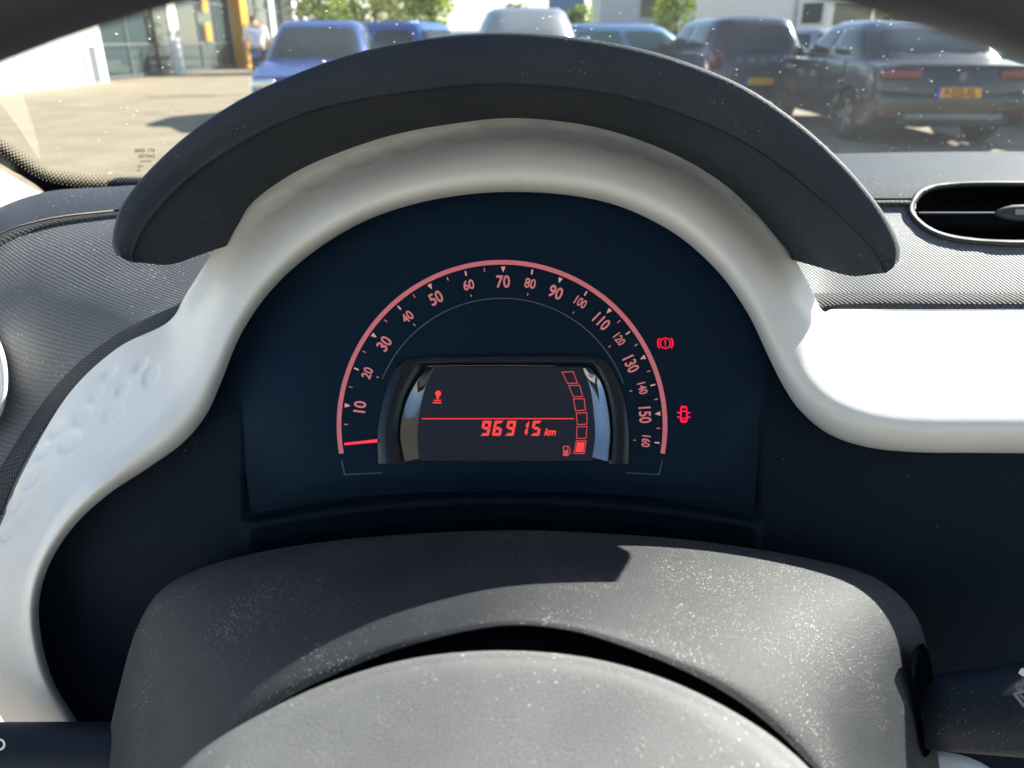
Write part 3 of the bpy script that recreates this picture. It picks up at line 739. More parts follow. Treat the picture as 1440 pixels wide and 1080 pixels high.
ring_print('washer_drop_symbol', (1433, 966), 2.2, 5.5, .3132, M['print_grey'], s1)
for k_, q_ in enumerate(([(1424,976),(1428,973),(1442,992),(1439,995)], [(1428,973),(1446,968),(1447,972),(1430,977)], [(1433,977),(1436,976),(1446,988),(1444,990)])):
    print_on('washer_symbol', q_, .3110, M['print_grey'], s1)
ring_print('lamp_symbol', (-1, 1047), 5.5, 8.5, .3325, M['print_white'], s2, -1.6, 1.6)
# opening in the cowl the stalk comes out of: a black oval with the hole's shade in its colour
oc = cr(np.array([(1284,960),(1281,930),(1287,911),(1297,906),(1305,918),(1311,945),(1314,975),(1318,1030),(1300,1062),(1291,1010)], float), 6, True)
om = oc.mean(axis=0)
rr = [np.column_stack([om + (oc - om) * s, zz]) for s, zz in ((1.03, np.interp(oc[:, 0], [1280, 1318], [.320, .340])), (1.0, np.interp(oc[:, 0], [1280, 1318], [.3175, .3375])), (.96, np.interp(oc[:, 0], [1280, 1318], [.319, .339])), (.02, np.full(len(oc), .333)))]
loft('stalk_opening', np.array(rr), M['gap_shade'], cowl, cv=True)

# pale moulding just showing below the right stalk
low = thing('lower_moulding', 'pale grey moulding showing below the wiper stalk at the bottom edge', 'trim', tuple(P(1330, 1130, .37)))
a = np.linspace(0, 2 * math.pi, 40, endpoint=False)
loft('moulding_dome', np.array([np.column_stack([1310 + 118 * s * np.cos(a), 1140 + 84 * s * np.sin(a), np.full(40, z)]) for s, z in ((1.0, .372), (.98, .366), (.85, .361), (.5, .357), (.02, .356))]), M['white_trim'], low, cv=True)

# ------------------------------------------------------------------ steering wheel
HUBC = (700, 1135)
wheel = thing('steering_wheel', 'dark steering wheel with a dusty domed grey hub in the near foreground', 'steering wheel', tuple(P(700, 1135, .21)))
hub_o = np.array([(700,915),(820,924),(930,953),(1030,1000),(1110,1055),(1165,1115),(1195,1185),(1190,1270),(1120,1360),(980,1420),(700,1440),(420,1420),(280,1360),(212,1270),(206,1185),(232,1110),(288,1052),(375,1000),(470,957),(580,926)], float)
hub_c = np.array((700, 1170.0))
hr = []
for s, z in ((.97, .232), (.995, .222), (1.0, .214), (.985, .2085), (.955, .2055), (.90, .203), (.75, .1985), (.5, .195), (.25, .193), (.01, .1925)):
    q = hub_c + (hub_o - hub_c) * s
    tt = np.clip((1420 - q[:, 1]) / (1420 - 915), 0, 1)
    hr.append(np.column_stack([q, .164 + .066 * tt ** 1.3 + (z - .1925) * (.7 if s < .95 else 1) * (1 - .75 * tt) + (.014 if s < .98 and z > .22 else 0)]))
Gh = np.swapaxes(cr(np.swapaxes(np.array(hr), 0, 1), 6, True), 0, 1)
Gh = cr(Gh, 3)
loft('airbag_cover', Gh, M['hub'], wheel, cv=True)
# rim: a torus in a plane parallel to the dial
zr_ = .100; Rm = .199; rt = .0150
rc = P(720, 1922, zr_)
ex = np.array([1, 0, 0.0]); eu = np.array([0, SP, CP]); en = np.array([0, CP, -SP])
U, V_ = 160, 20
Vt = []
for i in range(U):
    a = 2 * math.pi * i / U
    rad = ex * math.cos(a) + eu * math.sin(a)
    for j in range(V_):
        b = 2 * math.pi * j / V_
        Vt.append(rc + rad * (Rm + rt * math.cos(b)) + en * (rt * 1.1 * math.sin(b)))
mesh('rim', np.array(Vt), grid_faces(U, V_, True, True, True), M['rim'], wheel)
hubw = P(700, 1300, .215)
for sx in (-1, 1):
    p0 = hubw + ex * sx * .07; p1 = rc + ex * sx * (Rm - .004) * .94 - eu * Rm * .30
    V, F = tube(np.array([p0, p0 * .5 + p1 * .5 + en * .01, p1]), [.02, .016, .014], 14)
    mesh('spoke', V, F, M['rim'], wheel)

# ------------------------------------------------------------------ windscreen
base = np.array([P(72,272,.735), P(128,268,.750), P(232,262,.765), P(330,256,.78), P(500,247,.80), P(720,238,.82), P(950,229,.84), P(1110,222,.862), P(1260,218,.872), P(1450,217,.875), P(1700,222,.86), P(2050,240,.80)])
rake = np.array([0, -.81, .586])
ts = np.array([-.02, .0, .12, .25, .4, .55, .75])
bow = np.linspace(0, 1, len(base))
Gw = []
for t in ts:
    Gw.append([b + rake * t + np.array([-.03 * t * (1 - w) ** 2 * 4 if w < .3 else 0, 0, 0]) for b, w in zip(base, bow)])
Gw = np.array(Gw)
Gw = np.swapaxes(cr(np.swapaxes(cr(Gw, 4), 0, 1), 6), 0, 1)
ws = thing('windscreen', 'dusty raked windscreen speckled with dirt, black dotted band at its lower edge', 'windscreen', tuple(base[5]))
nu, nvw = Gw.shape[:2]
mesh('glass_pane', Gw.reshape(-1, 3), grid_faces(nu, nvw), M['windshield'], ws)
def on_glass(px, py, off=.0015):
    """where the sight line meets the pane, just inside it"""
    o = np.array([0, 0, HC]); d = P(px, py, 1.0) - o
    best = None
    p0 = Gw[:-1, :-1].reshape(-1, 3); p1 = Gw[1:, :-1].reshape(-1, 3); p2 = Gw[:-1, 1:].reshape(-1, 3); p3 = Gw[1:, 1:].reshape(-1, 3)
    for a, b, c in ((p0, p1, p2), (p3, p2, p1)):
        n = np.cross(b - a, c - a); den = n @ d
        t = np.einsum('ij,ij->i', n, a - o) / (den + 1e-15)
        h = o + t[:, None] * d
        def s(u, v): return np.einsum('ij,ij->i', np.cross(v - u, h - u), n)
        ok = (s(a, b) >= -1e-9) & (s(b, c) >= -1e-9) & (s(c, a) >= -1e-9) & (t > 0)
        if ok.any(): best = t[ok].min() if best is None else min(best, t[ok].min())
    if best is None: return None
    return o + d * best * (1 - off)
# solid black band along the left edge and its fading dots
edge_o = [(-60, 192), (-20, 216), (20, 241), (50, 260), (68, 274), (90, 276), (120, 274), (150, 272), (190, 269), (240, 266), (300, 262)]
edge_i = [(-60, 177), (-20, 202), (20, 228), (42, 243), (60, 253), (80, 258), (105, 262), (130, 264.5), (190, 265), (240, 262), (300, 258)]
eo = cr(np.array(edge_o, float), 5); ei = cr(np.array(edge_i, float), 5)
VV = []; n = 0
pairs = [(on_glass(*a), on_glass(*b)) for a, b in zip(eo, ei)]
last = None
VV = []
for (a, b), (pa, pb) in zip(pairs, zip(eo, ei)):
    if b is None: b = P(pb[0], pb[1], .74)
    if a is None: a = b + (P(pa[0], pa[1], .735) - P(pb[0], pb[1], .735))
    VV += [a, b]
mesh('frit_band', np.array(VV), [(2 * i, 2 * i + 1, 2 * i + 3, 2 * i + 2) for i in range(len(pairs) - 1)], M['frit'], ws)
dots = []; df = []
seglen = np.concatenate([[0], np.cumsum(np.hypot(*np.diff(ei, axis=0).T))])
for row in range(6):
    r_ = (2.9, 2.6, 2.2, 1.8, 1.35, .9)[row]
    for s_ in np.arange(row % 2 * 2.9, seglen[-1], 5.8):
        x = np.interp(s_, seglen, ei[:, 0]); y = np.interp(s_, seglen, ei[:, 1])
        x2 = np.interp(s_ + 2, seglen, ei[:, 0]); y2 = np.interp(s_ + 2, seglen, ei[:, 1])
        tx, ty = x2 - x, y2 - y; ln = math.hypot(tx, ty) + 1e-9
        nx, ny = ty / ln, -tx / ln
        off = 1.2 + row * 3.2
        cpx, cpy = x + nx * off, y + ny * off
        if not (-15 < cpx < 260): continue
        c0 = on_glass(cpx, cpy, .001)
        if c0 is None: continue
        e1 = on_glass(cpx + r_, cpy, .001); e2 = on_glass(cpx, cpy - r_, .001)
        if e1 is None or e2 is None: continue
        st = len(dots)
        for k in range(6):
            dots.append(c0 + (e1 - c0) * math.cos(k * math.pi / 3) + (e2 - c0) * math.sin(k * math.pi / 3))
        df.append(tuple(range(st, st + 6)))
fd = mesh('frit_dots', np.array(dots), df, M['frit'], ws, smooth=False); fd['kind'] = 'stuff'
# maker's stamp, seen mirrored from inside
def stamp(s, px, py, h, rot):
    V, F = text_geo(s, 1.0, .012)
    k = h / (V[:, 1].max() - V[:, 1].min())
    x = -V[:, 0] * k * 1.05; y = V[:, 1] * k
    c, sn = math.cos(rot), math.sin(rot)
    a = on_glass(px, py); b = on_glass(px + 10, py) - a; u = on_glass(px, py - 10) - a
    X_ = (x * c - y * sn) / 10; Y_ = (x * sn + y * c) / 10
    mesh('glass_stamp', a + X_[:, None] * b + Y_[:, None] * u, F, M['stamp'], ws, smooth=False)
stamp('671 0000', 203, 211.5, 5.4, R(2)); stamp('SA072R', 206, 219.5, 5.0, R(2)); stamp('motion', 205, 226.5, 3.4, R(2)); stamp('43R', 197, 233.5, 3.4, R(2)); stamp('00', 195, 239.5, 3.4, R(2))

# pale windscreen pillar trim at the far left
pt = cr(np.array([P(77,275,.72), P(55,270,.70), P(20,250,.66), P(-20,226,.62), P(-75,187,.57), P(-250,90,.48)]), 5)
pb = cr(np.array([P(77,285,.70), P(40,300,.66), P(-20,330,.60), P(-80,340,.56), P(-160,330,.50), P(-420,280,.40)]), 5)
pil = thing('pillar_trim', 'pale sunlit windscreen pillar trim at the left edge above the dashboard', 'pillar', tuple(pb[0]))
mid = (pt + pb) / 2 + np.array([.012, -.01, .0])
V = np.vstack([pt, mid, pb]); n = len(pt)
mesh('trim_cover', V, [(r * n + i, r * n + i + 1, (r + 1) * n + i + 1, (r + 1) * n + i) for r in range(2) for i in range(n - 1)], M['pillar'], pil)

# ------------------------------------------------------------------ unseen roof lining and driver's seat, added behind the lens to block and bounce light
roof = thing('roof_lining', 'unseen grey roof lining above the windscreen', 'roof lining', (0.35, -.5, HC + .33))
xs = np.linspace(-.42, 1.15, 10); ys = np.linspace(.10, -1.5, 10)
XX, YY = np.meshgrid(xs, ys, indexing='ij')
mesh('lining', np.stack([XX, YY, HC + .335 - .10 * ((XX - .36) / .8) ** 4 + 0 * XX], -1).reshape(-1, 3), grid_faces(10, 10), mat('lining_cloth', (0.72, 0.70, 0.66), 0.9, bump=.2), roof)
seat = thing('driver_seat', 'unseen driver seat behind the steering wheel, pale to bounce light', 'seat', (0, -.62, .35))
dk = mat('bounce_cloth', (0.66, 0.63, 0.58), 0.9, bump=.3)  # pale to bounce light forward as a sunlit driver would
box('backrest', (0, -.12, .42), (.50, .16, .70), dk, seat, bevel=.06, smooth=True)
box('headrest', (0, -.14, .90), (.28, .12, .20), dk, seat, bevel=.05, smooth=True)
box('seat_cushion', (0, .16, .06), (.52, .50, .16), dk, seat, bevel=.06, smooth=True)

floor = mesh('cabin_floor', [(-.50, -1.6, .30), (1.22, -1.6, .30), (1.22, .95, .30), (-.50, .95, .30)], [(0, 1, 2, 3)], mat('floor_carpet', (0.22, 0.21, 0.20), 0.95), smooth=False)  # unseen floor, added to cut light bounced off the ground
floor['kind'] = 'structure'
bulk = box('bulkhead', (.36, .99, .67), (1.72, .03, .74), M['panel']); bulk['kind'] = 'structure'
for x, side in ((-.50, 'driver'), (1.22, 'passenger')):  # unseen doors, added to block ground bounce, then paled to lift cabin light
    d_ = thing('cabin_door', 'unseen pale inner door panel on the %s side' % side, 'door', (x, -.35, .30), 0, 'doors of the car we sit in')
    box('door_panel', (0, -.1, .36), (.06, 2.0, .72), dk, d_, bevel=.02)
    box('armrest', (.05 if x < 0 else -.05, -.1, .42), (.06, .6, .06), dk, d_, bevel=.02)

# ================================================================== OUTSIDE: dealer's forecourt
def at(px, py, Yw):
    """sight line at world distance Yw"""
    d = P(px, py, 1.0) - np.array([0, 0, HC])
    return np.array([0, 0, HC]) + d * (Yw / d[1])
M['ground'] = mat('forecourt_paving', (0.275, 0.222, 0.142), 0.9, noise=0.16, nscale=1.2, bump=2.0, bscale=30)
g = mesh('forecourt', [(-300, -40, 0), (300, -40, 0), (300, 500, 0), (-300, 500, 0)], [(0, 1, 2, 3)], M['ground'], smooth=False)
g['kind'] = 'structure'
# paving brick joints come from the material: fine darker courses
def add_courses(m):
    t = m.node_tree; N = t.nodes; L = t.links; b = N['Principled BSDF']
    src = b.inputs['Base Color'].links[0].from_socket
    tc = N.new('ShaderNodeTexCoord'); br = N.new('ShaderNodeTexBrick')
    br.inputs['Scale'].default_value = 1.0; br.inputs['Brick Width'].default_value = .22; br.inputs['Row Height'].default_value = .11; br.inputs['Mortar Size'].default_value = .008
    br.inputs['Color1'].default_value = (1.08, 1.07, 1.05, 1); br.inputs['Color2'].default_value = (.90, .90, .92, 1); br.inputs['Mortar'].default_value = (.6, .6, .58, 1)
    L.new(tc.outputs['Object'], br.inputs['Vector'])
    mx = N.new('ShaderNodeMix'); mx.data_type = 'RGBA'; mx.blend_type = 'MULTIPLY'; mx.inputs[0].default_value = 1
    L.new(src, mx.inputs[6]); L.new(br.outputs[0], mx.inputs[7]); L.new(mx.outputs[2], b.inputs['Base Color'])
add_courses(M['ground'])

# ------------------------------------------------------------------ cars
M['tyre'] = mat('tyre_rubber', (0.02, 0.02, 0.02), 0.8)
M['alloy'] = mat('wheel_alloy', (0.45, 0.46, 0.48), 0.3, metal=.9)
M['carglass'] = mat('car_glass', (0.020, 0.030, 0.032), 0.04, spec=.6)
M['carglass_green'] = mat('car_glass_green', (0.08, 0.17, 0.15), 0.06, spec=.6)
M['cartrim'] = mat('car_black_trim', (0.015, 0.015, 0.017), 0.5)
M['lamp_clear'] = mat('lamp_clear', (0.75, 0.77, 0.80), 0.12, metal=.6)
M['lamp_red'] = mat('lamp_red', (0.15, 0.004, 0.008), 0.12, coat=.5)
M['plate_y'] = mat('plate_yellow', (0.75, 0.38, 0.02), 0.5)
M['plate_b'] = mat('plate_blue', (0.02, 0.07, 0.45), 0.5)
M['ink'] = mat('plate_ink', (0.02, 0.015, 0.01), 0.6)
M['dull'] = mat('dull_grey', (0.16, 0.165, 0.17), 0.4, metal=.4)
M['steel'] = mat('bright_metal', (0.7, 0.7, 0.7), 0.12, metal=1)
def paint(name, c, metal=.35):
    return mat(name, c, 0.28, metal=metal, coat=.8)
def car(name, label, loc, rz, paint_m, L=4.2, W=1.78, H=1.48, belt=.92, hood=.78, kind='hatch', group='cars parked on the forecourt', plate=None, letters=False, glass=None, details=True):
    """front towards +Y of the car; origin on the ground at its middle"""
    t = thing(name, label, 'car', loc, rz, group)
    gm = glass or M['carglass']
    fr, re = L / 2, -L / 2
    wb = L * .31; wr = .315
    if kind == 'hatch':
        belt -= .03; hood -= .04
        wf0, wf1, rr1, rr0 = fr - .88, fr - 1.80, re + .50, re + .10; deck = belt - .02
    elif kind == 'suv': wf0, wf1, rr1, rr0 = fr - 1.15, fr - 1.80, re + .42, re + .12; deck = belt - .02
    elif kind == 'sedan': wf0, wf1, rr1, rr0 = fr - 1.35, fr - 2.15, re + 1.25, re + .42; deck = belt + .02
    else: wf0, wf1, rr1, rr0 = fr - .55, fr - 1.25, re + .18, re + .05; deck = belt - .02
    # lower body: side profile with wheel arches, swept across the width and pulled in at the flanks
    pr = [(fr - .06, .22), (fr, .42), (fr - .02, hood - .16), (fr - .14, hood - .03), (fr - .5, hood + .05), (wf0 + .05, belt), (wf0 - .3, belt + .01), (rr0 + .35, belt + .01), (rr0 + .05, deck + .01), (re + .06, deck - .05), (re + .01, deck - .25), (re, .46), (re + .08, .24)]
    def arc(yc):
        return [(yc + (wr + .06) * math.cos(a), .30 + (wr + .06) * math.sin(a)) for a in np.linspace(math.pi * 1.06, -math.pi * .06, 12)]
    prof = pr + arc(-wb)[0:] + arc(wb)
    prof = np.array(prof)
    n = len(prof)
    slices = [(-1.0, .90, .93), (-.985, .935, .96), (-.94, .965, .985), (-.82, .988, .995), (-.5, 1.003, 1.0), (0, 1.010, 1.006), (.5, 1.003, 1.0), (.82, .988, .995), (.94, .965, .985), (.985, .935, .96), (1.0, .90, .93)]
    V = []; F = []
    for sx, ky, kz in slices:
        for i, (y, z) in enumerate(prof):
            bow_ = 1.0 - .0 * abs(sx)
            fx_ = sx * W / 2
            zz = .22 + (z - .22) * (kz if i < 13 else 1)
            V.append((fx_, y * (ky if i < 13 else 1.0), zz))
    ns = len(slices)
    for s_ in range(ns - 1):
        for i in range(n):
            F.append((s_ * n + i, s_ * n + (i + 1) % n, (s_ + 1) * n + (i + 1) % n, (s_ + 1) * n + i))
    F.append(tuple(range(n))[::-1]); F.append(tuple((ns - 1) * n + i for i in range(n)))
    bm = bmesh.new()
    vv = [bm.verts.new(v) for v in V]
    for f in F: bm.faces.new([vv[i] for i in f])
    bmesh.ops.recalc_face_normals(bm, faces=bm.faces)
    bmesh.ops.triangulate(bm, faces=[f for f in bm.faces if len(f.verts) > 4])
    body = from_bm('body', bm, paint_m, t, smooth=True); body.data.set_sharp_from_angle(angle=R(32))
    # glasshouse: rounded shell over the belt line
    gb, gt = belt - .03, H
    wb_, wt_ = W / 2 - .05, W / 2 - .25
    sec = []
    for k, (yf, yr, hw, z) in enumerate([(wf0, rr0, wb_, gb), (wf0 * .75 + wf1 * .25, rr0 * .75 + rr1 * .25, wb_ - .03, gb + (gt - gb) * .3), (wf0 * .12 + wf1 * .88, rr0 * .12 + rr1 * .88, wt_ + .03, gb + (gt - gb) * .86), (wf1 - .10, rr1 + .10, wt_ - .07, gt - .025), (wf1 - .5, rr1 + .5, wt_ - .30, gt)]):
        ring = []
        for q in range(40):
            a = 2 * math.pi * q / 40
            c, s_ = math.cos(a), math.sin(a)
            ee = .32
            ring.append((math.copysign(abs(c) ** ee, c) * hw, (yf + yr) / 2 + math.copysign(abs(s_) ** ee, s_) * (yf - yr) / 2, z))
        sec.append(ring)
    sec = np.array(sec)
    Vg = sec.reshape(-1, 3); Fg = grid_faces(5, 40, cv=True); Fg.append(tuple(range(4 * 40, 5 * 40)))
    mesh('roof_shell', Vg, Fg, paint_m, t, smooth=True, local=True)
    zf = (sec[:, 0, 2] - gb) / (gt - gb)
    lv = [(wf0, rr0, wb_), (wf0 * .75 + wf1 * .25, rr0 * .75 + rr1 * .25, wb_ - .03), (wf0 * .12 + wf1 * .88, rr0 * .12 + rr1 * .88, wt_ + .03), (wf1 - .10, rr1 + .10, wt_ - .07), (wf1 - .5, rr1 + .5, wt_ - .30)]
    def shell(c, s_, f, off):
        yf, yr, hw = (np.interp(f, zf, [l[q] for l in lv]) for q in range(3))
        x = math.copysign(abs(c) ** .32, c) * hw; y = (yf + yr) / 2 + math.copysign(abs(s_) ** .32, s_) * (yf - yr) / 2
        n_ = np.array([c * .6 + math.copysign(abs(c) ** 6, c), s_ * .6 + math.copysign(abs(s_) ** 6, s_), .35]); n_ /= np.linalg.norm(n_)
        return np.array([x, y, gb + (gt - gb) * f]) + n_ * off
    def pane(name, axis, sgn, t0, t1, f0=.12, f1=.82, m=None):
        """glass that follows the rounded shell, 12 mm proud; t runs along the pane"""
        V = []
        for f in np.linspace(f0, f1, 5):
            for k_, t_ in enumerate(np.linspace(t0, t1, 15)):
                q = math.copysign(abs(t_) ** (1 / .32), t_); o_ = math.sqrt(max(0, 1 - q * q)) * sgn
                c, s_ = (q, o_) if axis == 'y' else (o_, q)
                edge = k_ in (0, 14) or f in (f0, f1)
                V.append(shell(c, s_, f, .012 if not edge else -.004))
        return mesh(name, V, grid_faces(5, 15), m or gm, t, smooth=True, local=True)
    pane('windscreen', 'y', 1, -.93, .93, .08, .86)
    pane('rear_window', 'y', -1, -.88, .88, .18, .80)
    for sx in (-1, 1):
        for t0, t1 in ((.02, .84), (-.82, -.04)) if kind != 'van' else ((.15, .86),):
            pane('side_window', 'x', sx, t0, t1, .14, .80)
        for yw in (wb, -wb):
            ang_ = np.linspace(0, 2 * math.pi, 24, endpoint=False)
            rings = []
            for r_, x_ in ((wr * .62, W / 2 - .02), (wr * .72, W / 2 + .005), (wr * .96, W / 2 + .0), (wr, W / 2 - .04), (wr, W / 2 - .20)):
                rings.append(np.column_stack([np.full(24, sx * x_), yw + r_ * np.cos(ang_), wr + r_ * np.sin(ang_)]))
            rings = np.array(rings)
            ty = mesh('wheel', rings.reshape(-1, 3), grid_faces(5, 24, cv=True), M['tyre'], t, local=True)
            sp = []; sf = []
            for k in range(5):
                a0 = 2 * math.pi * k / 5
                b0 = len(sp)
                for rr_, wd in ((.03, .035), (wr * .68, .055)):
                    for sg in (-1, 1):
                        sp.append((sx * (W / 2 - .015), yw + rr_ * math.cos(a0) - sg * wd * math.sin(a0), wr + rr_ * math.sin(a0) + sg * wd * math.cos(a0)))
                sf.append((b0, b0 + 1, b0 + 3, b0 + 2))
            mesh('wheel_rim', sp, sf, M['alloy'], ty, smooth=False, local=True)
        box('mirror', (sx * (W / 2 + .07), wf0 - .42, belt + .08), (.16, .12, .13), paint_m, t, bevel=.03, smooth=True)
        for ys in (wf0 - .35, (wf0 + rr0) / 2 + .05, rr0 + .75):
            box('door_seam', (sx * (W / 2 + .001), ys, (belt + .30) / 2 + .06), (.012, .014, belt - .42), M['cartrim'], t)
        box('sill_strip', (sx * (W / 2 - .005), 0, .30), (.03, wb * 1.1, .10), M['cartrim'], t)
        box('door_handle', (sx * (W / 2 + .012), -.05, belt - .10), (.02, .16, .025), M['cartrim'], t)
        # lamps
        bm = bmesh.new(); bmbox(bm, (sx * (W / 2 - .22), fr - .10, hood - .13), (.34, .14, .13)); from_bm('headlight', bm, M['lamp_clear'], t, bevel=.03, smooth=True)
        if kind in ('suv', 'hatch', 'van'):
            bm = bmesh.new(); bmbox(bm, (sx * (W / 2 - .12), re + .07, belt - .12), (.20, .14, .26)); from_bm('tail_light', bm, M['lamp_red'], t, bevel=.03, smooth=True)
        else:
            bm = bmesh.new(); bmbox(bm, (sx * (W / 2 - .24), re + .05, belt - .13), (.46, .12, .13)); from_bm('tail_light', bm, M['lamp_red'], t, bevel=.03, smooth=True)
    bm = bmesh.new(); bmbox(bm, (0, fr - .01, .46), (W * .55, .05, .16)); from_bm('grille', bm, M['cartrim'], t, bevel=.015)
    bm = bmesh.new(); bmbox(bm, (0, re + .03, .34), (W * .72, .07, .17)); from_bm('bumper_insert', bm, M['cartrim'], t, bevel=.02)
    pz = belt - .33 if kind == 'sedan' else (.56 if kind == 'suv' else .5)
    for yp, dirn in ((fr + .02, 1), (re - .02, -1)):
        if not details and dirn > 0: continue
        zz = .38 if dirn > 0 else pz
        p = box('number_plate', (.02 * dirn * -1, yp, zz), (.47, .02, .11), M['plate_y'], t)
        box('plate_strip', (-.24 if dirn < 0 else .24, yp, zz), (.045, .021, .11), M['plate_b'], p)
        if plate and dirn < 0:
            Vt_, Ft_ = text_geo(plate, .115, .004)
            mesh('plate_text', np.column_stack([Vt_[:, 0] * .84 + .02, np.full(len(Vt_), yp - .0125), zz + Vt_[:, 1]]), Ft_, M['ink'], p, smooth=False, local=True)
    if kind == 'sedan':
        bm = bmesh.new(); bmbox(bm, (0, re + .09, .50), (W * .97, .22, .30)); from_bm('rear_bumper', bm, paint_m, t, bevel=.085, seg=4, smooth=True)
        bm = bmesh.new(); bmbox(bm, (0, re - .005, .36), (W * .62, .05, .09)); from_bm('diffuser', bm, M['dull'], t, bevel=.02, smooth=True)
        for sx in (-1, 1): box('reflector', (sx * W * .42, re + .005, .40), (.22, .03, .045), M['lamp_red'], t)
        bm = bmesh.new(); bmbox(bm, (0, re + .05, belt - .045), (W * .80, .12, .05)); from_bm('boot_lip', bm, paint_m, t, bevel=.02, smooth=True)
        bm = bmesh.new(); bmesh.ops.create_uvsphere(bm, u_segments=16, v_segments=8, radius=.055); bmesh.ops.scale(bm, vec=(.8, .3, 1.2), verts=bm.verts); bmesh.ops.translate(bm, vec=(.02, re + .0, belt - .16), verts=bm.verts); from_bm('badge', bm, M['dull'], t, smooth=True)
    if letters:
        for k in range(5):
            Vt_, Ft_ = text_geo('OOOOO'[k], .11, .004)
            mesh('tailgate_letter', np.column_stack([Vt_[:, 0] + (k - 2) * .20, np.full(len(Vt_), re - .012), belt - .10 + Vt_[:, 1]]), Ft_, M['steel'], t, smooth=False, local=True)
    if kind in ('suv', 'hatch'):
        box('wiper', (.05, rr0 - .03, belt + .06), (.42, .03, .02), M['cartrim'], t)
    return t

blue = paint('blue_paint', (0.035, 0.075, 0.27)); blue2 = paint('bright_blue_paint', (0.07, 0.15, 0.42)); dark = paint('dark_blue_paint', (0.015, 0.022, 0.040)); black_p = paint('black_paint', (0.018, 0.020, 0.025))
silver = paint('silver_paint', (0.42, 0.43, 0.44), .6); whitep = paint('white_paint', (0.70, 0.70, 0.70), 0); lightblue = paint('light_blue_paint', (0.16, 0.28, 0.45))
def spot(px, Yw):       # ground spot under a sight line column at distance Yw
    return ((px - 720) / FPX * (Yw * CP + (HC - .6) * SP), Yw, 0)
car('parked_car', 'blue hatchback with a dark windscreen facing us, right of the showroom', spot(458, 14.0), R(186), blue, 4.0, 1.78, 1.50)
car('parked_car', 'brighter blue car tail-on behind the blue hatchback', spot(527, 18.0), R(62), blue2, 4.1, 1.78, 1.54)
car('parked_car', 'silver van with a tall pale windscreen above the visor', spot(738, 15.8), R(180), silver, 4.6, 1.86, 1.72, 1.10, .98, 'van', glass=mat('pale_glass', (0.35, 0.36, 0.36), 0.1, spec=.6))  # grey reflection is put into the windscreen colour
car('parked_car', 'white car far off, left of the silver van', spot(643, 30), R(85), whitep, 4.2, 1.78, 1.50, details=False)
car('parked_car', 'light blue car peeking out left of the dark off-roader', spot(890, 17.5), R(-75), lightblue, 4.2, 1.78, 1.50, glass=M['carglass_green'])
car('parked_car', 'dark blue off-roader tail-on with letters across its tailgate', (3.98, 16.1, 0), R(5), dark, 4.3, 1.80, 1.56, 1.0, .95, 'suv', letters=True)
car('parked_car', 'silver car between the off-roader and the black saloon', spot(1120, 25), R(15), silver, 4.3, 1.78, 1.50, details=False)
car('parked_car', 'black saloon tail-on at the right with a yellow number plate', (5.28, 12.05, 0), R(-1), black_p, 4.7, 1.86, 1.45, .96, .85, 'sedan', plate='F-322-XL')
car('parked_car', 'unseen dark car added right of the black saloon to shade the paving', (8.35, 12.2, 0), R(-1), dark, 4.4, 1.80, 1.50)  # out of view, added so its shadow darkens the ground
car('parked_car', 'pinkish white van far off, right of the silver van', spot(838, 33), R(20), paint('pale_pink_paint', (0.62, 0.56, 0.55), 0), 4.6, 1.86, 1.75, 1.1, 1.0, 'van', details=False)

# ------------------------------------------------------------------ showroom on the left
M['wallwhite'] = mat('white_render', (0.74, 0.74, 0.72), 0.8, bump=.2, bscale=60)
M['orange'] = mat('orange_cladding', (0.62, 0.29, 0.012), 0.5)
M['mull'] = mat('grey_mullion', (0.12, 0.13, 0.14), 0.4)
M['pane'] = mat('showroom_pane', (0.045, 0.065, 0.068), 0.03, spec=.5)
XF = -12.7
show = thing('showroom', 'glass-fronted showroom with white posts and an orange pillar at the far left', 'building', (XF - 4, 38, 0))
def sh(name, c, s, m, parent=show, bevel=0): return box(name, np.array(c) - np.array([XF - 4, 38, 0]), s, m, parent, bevel=bevel)
ye = [26.2, 28.5, 30.8, 33.0, 35.2, 37.2, 39.2, 41.2, 43.2, 45.5, 48.0]
for i in range(len(ye) - 1):
    for (z0, z1) in ((.12, 1.05), (1.05, 2.6), (2.6, 4.4)):
        sh('glass_pane', (XF - .3, (ye[i] + ye[i + 1]) / 2, (z0 + z1) / 2), (.04, ye[i + 1] - ye[i] - .08, z1 - z0 - .06), M['pane'])
for y in ye: sh('mullion', (XF - .28, y, 2.3), (.10, .08, 4.4), M['mull'])
for z in (.08, 1.05, 2.6, 4.45): sh('transom', (XF - .28, 37.1, z), (.085, 21.8, .07), M['mull'])
for y in (31.0, 44.0): sh('post', (XF + .35, y, 2.6), (.09, .75, 5.2), M['wallwhite'])
sh('orange_pillar', (XF + .15, 39.4, 2.6), (.5, 1.0, 5.2), M['orange'])
for z in (1.5, 2.6): sh('orange_sign', (XF - .12, 35.9, z), (.04, .5, .7), M['orange'])
sh('end_wall', (XF - .4, 50.6, 2.6), (1.6, 5.0, 5.2), M['wallwhite'])
sh('back_wall', (XF - 8, 38, 2.3), (.3, 26, 4.6), M['wallwhite'])
sh('floor_slab', (XF - 4.2, 38, .05), (7.4, 26, .1), M['ground'])
sh('roof_slab', (XF - 3.6, 38, 5.35), (9.0, 30, .3), M['wallwhite'])
wall = thing('white_wall', 'sunlit low white wall with two dark slots standing left of the showroom', 'wall', (XF + .1, 22.5, 0))
box('wall_block', (0, 0, 1.25), (.35, 6.2, 2.5), M['wallwhite'], wall, bevel=.01)
for y, h_, w_ in ((2.4, 1.0, .45), (1.85, .8, .2)):
    box('wall_slot', (.176, y, .02 + h_ / 2), (.012, w_, h_), M['mull'], wall)
